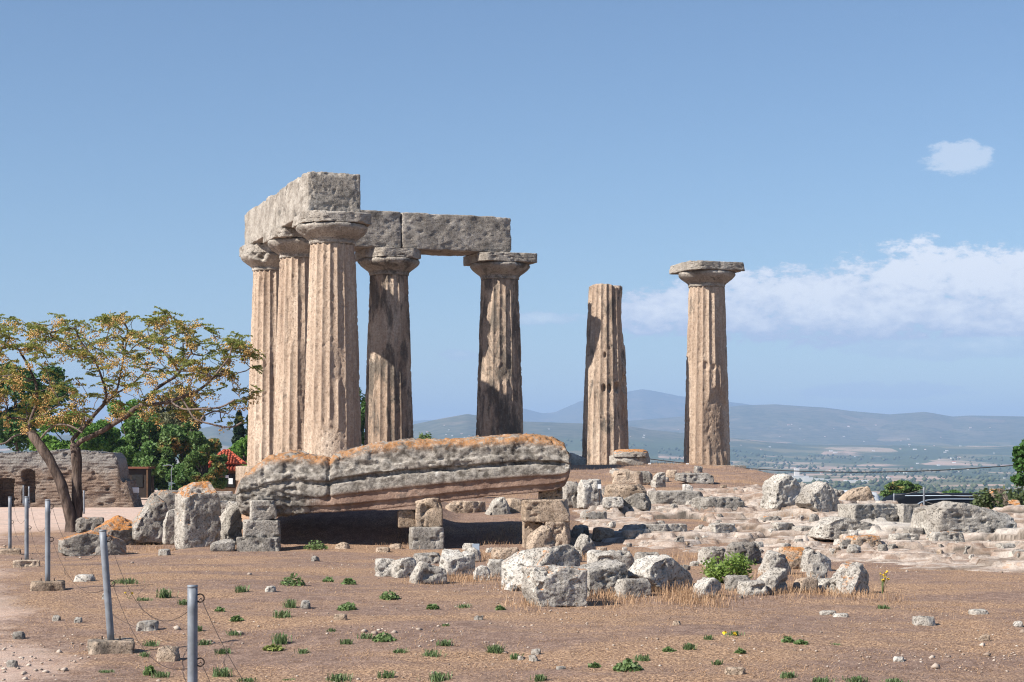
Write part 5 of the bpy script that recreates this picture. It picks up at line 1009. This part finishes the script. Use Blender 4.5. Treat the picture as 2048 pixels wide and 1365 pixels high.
# ruined wall
def ruin():
    d0 = 95.; nx, nz = 330, 130; px = np.linspace(-150, 272, nx); u = np.linspace(0, 1, nz)
    PX, U = np.meshgrid(px, u, indexing='ij')
    topy = np.interp(px, [-150, 0, 60, 120, 175, 210, 229, 234, 238, 241, 252, 258, 264, 272], [902, 908, 905, 901, 903, 907, 905, 914, 938, 958, 966, 986, 1000, 1020]); topy = topy+np.where(px > 224, 7*vnoise(np.stack([px*.13, px*0, px*0], -1), 6), 0)+2.2*np.sin(px*1.05)*(px < 228)*np.clip(vnoise(np.stack([px*.2, px*0, px*0], -1), 3)+.5, 0, 1)
    top = topy[:, None]; y = 1030+(top-1030)*U; X = (PX-1024)*d0/F; Z = EYE-(y-HOR)*d0/F
    Y = np.full_like(X, d0)
    C = np.stack([X, Z*1.0, X*0], -1)
    course = np.sin(Z*2*np.pi/.17+3.5*n2d(X*.9, Z*.6, 3, 1)); Y = Y+.02*np.clip(course, -1, .2)*(n2d(X*1.1, Z*1.1, 2, 9) > -.15)+.5*np.maximum(n2d(X*2.6, Z*3.6, 2, 211)-.42, 0)+.12*n2d(X*.7, Z*1.4, 4, 201)+.07*n2d(X*2.5, Z*5, 3, 203)+.22*np.maximum(n2d(X*1.2, Z*2.2, 3, 205)-.3, 0)
    def recess(x0, x1, y0, y1, dp, arch):
        nonlocal Y
        hx = (x0+x1)/2; w = (x1-x0)/2; jag = 2.5*n2d(X*2, Z*2, 3, 207); q = np.abs(PX-hx+jag)/w
        ya = y0+arch*np.clip(q, 0, 1)**2*w; Y = Y+dp*(1-sstep(.9, 1.0, q))*sstep(ya-1.2, ya+1.2, y+jag)*(1-sstep(y1-.5, y1+.5, y))
    recess(-14, 29, 957, 1040, 1.5, .1); recess(44, 70, 939, 1006, 1.0, .5); recess(-110, -60, 955, 1040, 1.4, .2)
    front = np.stack([X, Y, Z], -1).reshape(-1, 3); back = np.stack([X, np.full_like(X, d0+2.3), Z], -1)
    Fc = grid_faces(nx, nz); parts = [(front, Fc)]
    # closed top, ends and back
    ft = np.stack([X[:, -1], Y[:, -1], Z[:, -1]], 1); rows = [ft]; 
    for f_ in (.25, .5, .75, 1.): p = ft.copy(); p[:, 1] = ft[:, 1]+(d0+2.3-ft[:, 1])*f_; p[:, 2] += .08*n2d(p[:, 0]*2, p[:, 1]*2, 3, 209); rows.append(p)
    T_ = np.stack(rows, 1); parts.append((T_.reshape(-1, 3), grid_faces(nx, 5)))
    bk = np.stack([T_[:, -1], np.stack([X[:, 0], np.full(nx, d0+2.3), Z[:, 0]], 1)], 1); parts.append((bk.reshape(-1, 3), grid_faces(nx, 2)))
    for e in (0, nx-1): s = np.stack([np.stack([X[e], Y[e], Z[e]], 1), np.stack([X[e], np.full(nz, d0+2.3), Z[e]], 1)], 1); parts.append((s.reshape(-1, 3), grid_faces(nz, 2)))
    V, Fc = join(parts); base = W3(60, 1022, d0); o = obj('ruined_wall', mesh('ruined_wall', V-base, Fc, True), None, tuple(base)); return o
rw = ruin(); t = NT('ruin_masonry'); c = t.coord(False); cs = t.coord(False, (.5, 1, 4.)); n1 = t.noise(c, .8, 7, .65); n2 = t.noise(cs, 2.2, 8, .7); n3 = t.noise(c, 14, 6, .7)
col = t.mix(t.mr(n2, .35, .65), (.13, .088, .066), (.33, .245, .19)); col = t.mix(t.mr(n1, .45, .65), col, (.30, .25, .21)); spz = t.n.new('ShaderNodeSeparateXYZ'); t.l(c, spz.inputs[0]); col = t.mix(t.math('MULTIPLY', t.mr(t.math('ADD', spz.outputs[2], n1), 2.3, 3.3), .8), col, t.mix(n3, (.16, .155, .15), (.44, .43, .41))); col = t.mix(t.mr(n3, .55, .7), col, (.07, .055, .045))
t.set('Base Color', col); t.bump(t.math('ADD', n2, n3), 1., .12); rw.data.materials.append(t.m); tag(rw, 'ruined brick and rubble wall with dark doorway and niche at left', 'ruined wall')
# kiosk with a red tiled roof
wood = plain('brown_timber', (.10, .055, .03), .7, 0, .25, 3); tile = plain('red_roof_tile', (.42, .095, .05), .8, 0, .3, 5); dark = plain('dark_opening', (.012, .012, .012), .6)
def pbox(name, c, s, mat, parent, b=.02): me = bevel_box((0, 0, 0), s, b); me.materials.append(mat); return obj(name, me, parent, c)
kd = 104.; kb = W3(447, 990, kd); k_ = empty('kiosk', tuple(kb), 'small timber kiosk with a two tier red tiled roof behind the rocks', 'kiosk')
pbox('wall', (0, 1.0, .73), (1.7, 1.7, 1.46), wood, k_); pbox('window', (.35, .13, .85), (.6, .06, .8), dark, k_); pbox('notice', (.42, .08, .8), (.26, .03, .36), whitep, k_); pbox('notice', (.2, .08, 1.08), (.2, .03, .16), whitep, k_)
for sx_ in (-1, 1): pbox('post', (sx_*.9, -.0, .73), (.1, .1, 1.46), wood, k_)
def roof(name, z, hw, hgt, top, parent, nt=14):
    rf = obj(name, mesh(name, np.array([(-hw, -hw, 0), (hw, -hw, 0), (hw, hw, 0), (-hw, hw, 0), (-top, -top, hgt), (top, -top, hgt), (top, top, hgt), (-top, top, hgt)]), np.array([(0, 1, 5, 4), (1, 2, 6, 5), (2, 3, 7, 6), (3, 0, 4, 7), (4, 5, 6, 7), (3, 2, 1, 0)]), False, [tile]), parent, (0, 1., z))
    tm = tube_mesh('roof_tile', [(0, 0, 0), (0, 1, 0)], .065, tile, 6)
    for sd in range(4):
        a = sd*math.pi/2
        for i in range(nt):
            x = -hw+(i+.5)*2*hw/nt; s1 = min(1, max(.08, (hw-abs(x))/max(hw-top, .01))); p = np.array([x, -hw-.02, .0]); q = np.array([x, -hw+(hw-top)*s1, hgt*s1])
            rows = 5
            for k in range(rows):
                f0, f1 = k/rows, (k+1.08)/rows
                if f0*1 > s1 and k: break
                ca, sa = math.cos(a), math.sin(a); P0_ = p+(q-p)*f0; P1_ = p+(q-p)*min(f1, 1)
                v = P1_-P0_; L_ = np.linalg.norm(v)
                o = bpy.data.objects.new('roof_tile', tm); COL.objects.link(o); o.parent = rf; o.location = (P0_[0]*ca-P0_[1]*sa, P0_[0]*sa+P0_[1]*ca, P0_[2]+.012*(rows-k)/rows+.01); o.rotation_euler = (math.atan2(v[2], v[1]), 0, a); o.scale = (1, L_, 1)
    return rf
roof('roof', 1.82, 1.05, .85, .12, k_, 12); roof('lower_roof', 1.45, 1.2, .26, .85, k_, 12)
pbox('neck', (0, 1., 1.76), (1.5, 1.5, .3), wood, k_)
h = empty('timber_shelter', tuple(W3(268, 996, 110)), 'low dark timber shelter right of the ruined wall', 'shelter')
pbox('wall', (0, .9, .9), (1.5, 1.6, 1.8), plain('dark_timber', (.03, .022, .018), .8), h); pbox('roof', (0, .9, 1.88), (1.9, 2.1, .12), plain('rust_roof', (.16, .06, .035), .8), h)
for sx_ in (-.85, .85): pbox('post', (sx_, -.05, .9), (.1, .1, 1.8), wood, h)
pbox('window', (.2, .08, 1.05), (.7, .05, .8), dark, h)
lp = W3(343, 990, 106); o = empty('street_lamp', tuple(lp), 'thin grey lamp post with a curved arm among the trees', 'lamp post'); arm = smooth_poly([(0, 0, -.2), (0, 0, .9), (0, 0, 1.5), (.06, 0, 1.72), (-.12, 0, 1.8), (-.35, 0, 1.78)], 4); obj('pole', tube_mesh('pole', arm, .03, galv, 8), o); pbox('lamp_head', (-.42, 0, 1.77), (.2, .1, .05), galv, o, .01)
o = empty('info_board', tuple(W3(268, 996, 96)), 'pale slanted information board near the timber shelter', 'sign'); pbox('panel', (0, 0, .42), (.55, .04, .3), whitep, o); pbox('leg', (-.2, .03, .12), (.04, .04, .4), galv, o, .005); pbox('leg', (.2, .03, .12), (.04, .04, .4), galv, o, .005)
me = stone_mesh('white_bench', (.62, .25, .12), 16, (), .02, 905, 14, stone('white', 0, .1), chips=2, fine=.5); tag(obj('white_bench', me, None, tuple(W3(440, 988, 90)), .05), 'white stone bench in front of the kiosk', 'bench')
for i, (x0, x1, y0, y1, lb) in enumerate(((436, 480, 990, 1010, 'long dark stone behind the leaning wedge'), (430, 476, 1004, 1030, 'pale fluted stone lying behind the leaning wedge'))): R('stone_block', lb, S_, x0, x1, y0, y1, d=44-i*4, dep=.6, tone='dark' if i == 0 else 'pale', pw=8)

# ------------------------------------------------------------------ coaches
def coach(name, label, loc, rz, body, stripe, Lc=12., hgt=3.5, wd=2.5):
    o = empty(name, loc, label, 'coach', 'parked coaches', rz)
    # side profile (x along the length, front at -x), rounded; lofted across the width
    fr = [(-Lc/2+.25, .35), (-Lc/2+.05, .7), (-Lc/2, 1.3), (-Lc/2+.18, 2.2), (-Lc/2+.5, 2.95), (-Lc/2+.85, 3.3), (-Lc/2+1.4, hgt-.03), (-Lc/2+2.2, hgt), (Lc/2-1.0, hgt), (Lc/2-.3, hgt-.1), (Lc/2-.05, hgt-.5), (Lc/2, 1.2), (Lc/2-.1, .45), (Lc/2-.3, .35)]
    prof = np.array(fr); n = len(prof); ws = [-wd/2, -wd/2+.03, -wd/2+.14, 0, wd/2-.14, wd/2-.03, wd/2]; ins = [.16, .06, 0, 0, 0, .06, .16]; c0 = np.array([0, 1.9]); V = []
    for w, i in zip(ws, ins):
        q = prof.copy(); dv = c0-q; q = q+np.sign(dv)*np.minimum(np.abs(dv), i); V.append(np.stack([q[:, 0], np.full(n, w), q[:, 1]], 1))
    V = np.concatenate(V); i = np.arange(len(ws)-1)[:, None]; j = np.arange(n)[None]; Fc = np.stack([i*n+j, i*n+(j+1) % n, (i+1)*n+(j+1) % n, (i+1)*n+j], -1).reshape(-1, 4)
    me = mesh('body', V, Fc, True, [body]); import bmesh
    bm = bmesh.new(); bm.from_mesh(me); bmesh.ops.holes_fill(bm, edges=[e for e in bm.edges if e.is_boundary], sides=0); bmesh.ops.recalc_face_normals(bm, faces=bm.faces); bm.to_mesh(me); bm.free(); obj('body', me, o)
    for s in (-1, 1):
        y = s*(wd/2+.004)
        for k in range(6):
            x0 = -Lc/2+1.9+k*1.55; pbox('window', (x0+.75, y, 2.35), (1.46, .02, 1.25), glass, o, .008)
        pts = smooth_poly([(-Lc/2+1.0, y, 1.7), (-Lc/2+1.5, y, 2.5), (-Lc/2+2.2, y, 3.05), (-Lc/2+3.2, y, 3.2), (0, y, 3.2), (Lc/2-.5, y, 3.2)], 6); obj('stripe', tube_mesh('stripe', pts, .04, stripe, 6), o)
        obj('roof_rail', tube_mesh('roof_rail', [(-Lc/2+1.3, s*(wd/2-.03), hgt-.10), (Lc/2-.8, s*(wd/2-.03), hgt-.10)], .025, stripe, 6), o)
        for x in (-Lc/2+2.6, Lc/2-3.2):
            w = obj('wheel', tube_mesh('wheel', [(0, -.14, 0), (0, .14, 0)], .5, plain('tyre', (.02, .02, .02), .9), 24), o, (x, s*(wd/2-.16), .5)); obj('rim', tube_mesh('rim', [(0, -.145, 0), (0, .145, 0)], .27, galv, 16), w)
        pbox('headlight', (-Lc/2+.04, s*.95, .95), (.08, .34, .2), whitep, o, .02)
    pbox('windscreen', (-Lc/2+.12, 0, 2.25), (.06, 2.1, 1.5), glass, o, .01).rotation_euler = (0, math.radians(17), 0)
    return o
t = NT('coach_glass'); t.set('Base Color', (.006, .008, .010)); t.set('Roughness', .35); t.set('Specular IOR Level', .12); glass = t.m
t = NT('black_coach_paint'); t.set('Base Color', (.008, .010, .014)); t.set('Roughness', .6); t.set('Specular IOR Level', .08); blackp = t.m
t = NT('white_coach_paint'); t.set('Base Color', (.62, .65, .68)); t.set('Roughness', .3); whitec = t.m
silver = plain('silver_trim', (.26, .32, .40), .45, .3, .05)
cz = W3(1850, 987, 96)[2]-3.5; coach('coach', 'black coach with silver trim parked beyond the rocks at right', (W3(1748, 990, 96)[0]+6.0, 96, cz), math.radians(3), blackp, silver)
coach('coach', 'white roofed coach parked behind the black one, mostly hidden', (W3(1762, 984, 112)[0]-6.0, 113, W3(1700, 984, 112)[2]-3.45), math.radians(4), whitec, whitec)
# coach park: a flat terrace of asphalt
pk = np.array([(11, 84), (60, 84), (60, 128), (11, 128)]); Vp = np.array([(x, y, cz) for x, y in pk]+[(x, y, cz-2.5) for x, y in pk]); park = obj('coach_park', mesh('coach_park', Vp, np.array([(0, 1, 2, 3), (0, 4, 5, 1), (1, 5, 6, 2), (2, 6, 7, 3), (3, 7, 4, 0)]), False, [plain('asphalt', (.05, .05, .05), .95, 0, .2, 4)])); tag(park, None, None, None, 'structure')

# ------------------------------------------------------------------ far houses, works and groves on the plain
whw = plain('white_render', (.6, .59, .57), .8, 0, .05, .2); redr = plain('far_red_roof', (.36, .14, .09), .85, 0, .2, .3); greyr = plain('pale_sheet_roof', (.62, .64, .66), .6, 0, .05, .2)
def farpt(px, py):
    ds = 200*(9000/200.)**np.linspace(0, 1, 900); th = math.atan((px-1024)/F); dd_ = ds/math.cos(th); z = EYE-(py-HOR)*ds/F; g = far_z(np.full(900, th), dd_); k = np.argmax(z <= g)
    return np.array([(px-1024)*ds[k]/F, ds[k], g[k]])
def house(px, py, w, h, label, group, flat=False, dp=.8, name='house', roofm=None):
    p = farpt(px, py); s = p[1]/F; w, h = w*s, h*s; d = w*dp; V = [(-w/2, 0, -2), (w/2, 0, -2), (w/2, d, -2), (-w/2, d, -2), (-w/2, 0, h), (w/2, 0, h), (w/2, d, h), (-w/2, d, h)]; Fq = [(0, 1, 5, 4), (1, 2, 6, 5), (2, 3, 7, 6), (3, 0, 4, 7)]; mi = [0]*4
    if flat: V += [(-w/2-.2, -.2, h+.01), (w/2+.2, -.2, h+.01), (w/2+.2, d+.2, h+.01), (-w/2-.2, d+.2, h+.01), (-w/2-.2, -.2, h+.6), (w/2+.2, -.2, h+.6), (w/2+.2, d+.2, h+.6), (-w/2-.2, d+.2, h+.6)]; Fq += [(8, 9, 13, 12), (9, 10, 14, 13), (10, 11, 15, 14), (11, 8, 12, 15), (12, 13, 14, 15)]; mi += [1]*5
    else: V += [(-w/2-.3, -.4, h), (w/2+.3, -.4, h), (w/2+.3, d+.4, h), (-w/2-.3, d+.4, h), (-w/2-.3, d/2, h*1.45), (w/2+.3, d/2, h*1.45)]; Fq += [(8, 9, 13, 12), (10, 11, 12, 13), (9, 10, 13, 13), (11, 8, 12, 12)]; mi += [1]*4
    me = bpy.data.meshes.new(name); me.from_pydata(V, [], [tuple(dict.fromkeys(f)) for f in Fq]); me.materials.append(whw); me.materials.append(roofm or (greyr if flat else redr)); me.polygons.foreach_set('material_index', mi); me.update()
    tag(obj(name, me, None, tuple(p), random.uniform(-.3, .3) if not flat else .05), label, 'building', group)
GW = 'white works buildings on the plain'
for a in ((1602, 964, 32, 11, 'tall white works block among the buildings on the plain'), (1594, 954, 10, 17, 'narrow white tower of the works on the plain'), (1617, 964, 18, 8, 'white hall left of the works gap'), (1639, 965, 17, 7, 'white hall in the middle of the works row'), (1655, 965, 13, 5, 'small white hall right of the works row'), (1718, 966, 50, 4, 'long low pale shed right of the works'), (1518, 958, 28, 5, 'long white shed left of the works near the mound')): house(a[0], a[1], a[2], a[3], a[4], GW, True, .5, 'works_building')
rh = np.random.default_rng(44); k = 0
while k < 110:
    px = rh.uniform(850, 2046); py = rh.uniform(872, 972) if rh.uniform() < .75 else rh.uniform(850, 880)
    if px < 1130 and py > 880: continue
    if vnoise(np.array([[px/70, py/12, 0]]), 8)[0] < -.12: continue
    w = rh.uniform(3, 7.5) if py > 900 else rh.uniform(2.2, 4.5)
    house(px, py, w, w*.34, 'tiny pale house far away on the plain', 'distant houses dotted over the plain', rh.uniform() < .35, .8, 'distant_house'); k += 1
n = 15000; rg = np.random.default_rng(3); th = rg.uniform(-.33, .33, n); ds = 330*(5200/330.)**(rg.uniform(0, 1, n)**.8); X = np.sin(th)*ds; Y = np.cos(th)*ds; m = n2d(X/170, Y/230, 4, 311) > rg.uniform(-.35, .45, n); th, ds, X, Y = th[m], ds[m], X[m], Y[m]; n = len(X); Z = far_z(th, ds); s = rg.uniform(1.6, 3.6, n)*(1+ds/6000)
ico = np.array([(0, 0, 1.3), (.9, 0, .55), (.28, .85, .5), (-.73, .53, .6), (-.73, -.53, .5), (.28, -.85, .6), (0, 0, -.3)]); icf = np.array([(0, 1, 2), (0, 2, 3), (0, 3, 4), (0, 4, 5), (0, 5, 1), (6, 2, 1), (6, 3, 2), (6, 4, 3), (6, 5, 4), (6, 1, 5)])
P = ico[None]*rg.uniform(.75, 1.25, (n, 7, 1))*s[:, None, None]+np.stack([X, Y, Z], 1)[:, None]
t = NT('grove_leaves'); g = t.n.new('ShaderNodeNewGeometry'); t.set('Base Color', t.mix(g.outputs['Random Per Island'], (.03, .05, .025), (.10, .115, .06))); tag(obj('groves', mesh('groves', P.reshape(-1, 3), (np.arange(n)[:, None, None]*7+icf[None]).reshape(-1, 3), True, [t.m])), 'olive groves and trees dotted over the distant plain', 'trees', None, 'stuff')

# ------------------------------------------------------------------ the hazy air
me = bevel_box((0, 13500, 440), (70000, 40000, 1100), 0.0001) if False else mesh('haze', *box_np((0, 9500, 220), (50000, 24000, 660)))
hz = obj('haze', me); tag(hz, 'blue haze over the plain and mountains', 'haze', None, 'stuff')
m = bpy.data.materials.new('haze_air'); m.use_nodes = True; nt = m.node_tree; nt.nodes.clear(); out = nt.nodes.new('ShaderNodeOutputMaterial'); pv = nt.nodes.new('ShaderNodeVolumePrincipled'); pv.inputs['Color'].default_value = (.36, .53, .84, 1); pv.inputs['Density'].default_value = 1.1e-4; pv.inputs['Anisotropy'].default_value = 0.; nt.links.new(pv.outputs[0], out.inputs['Volume']); me.materials.append(m)
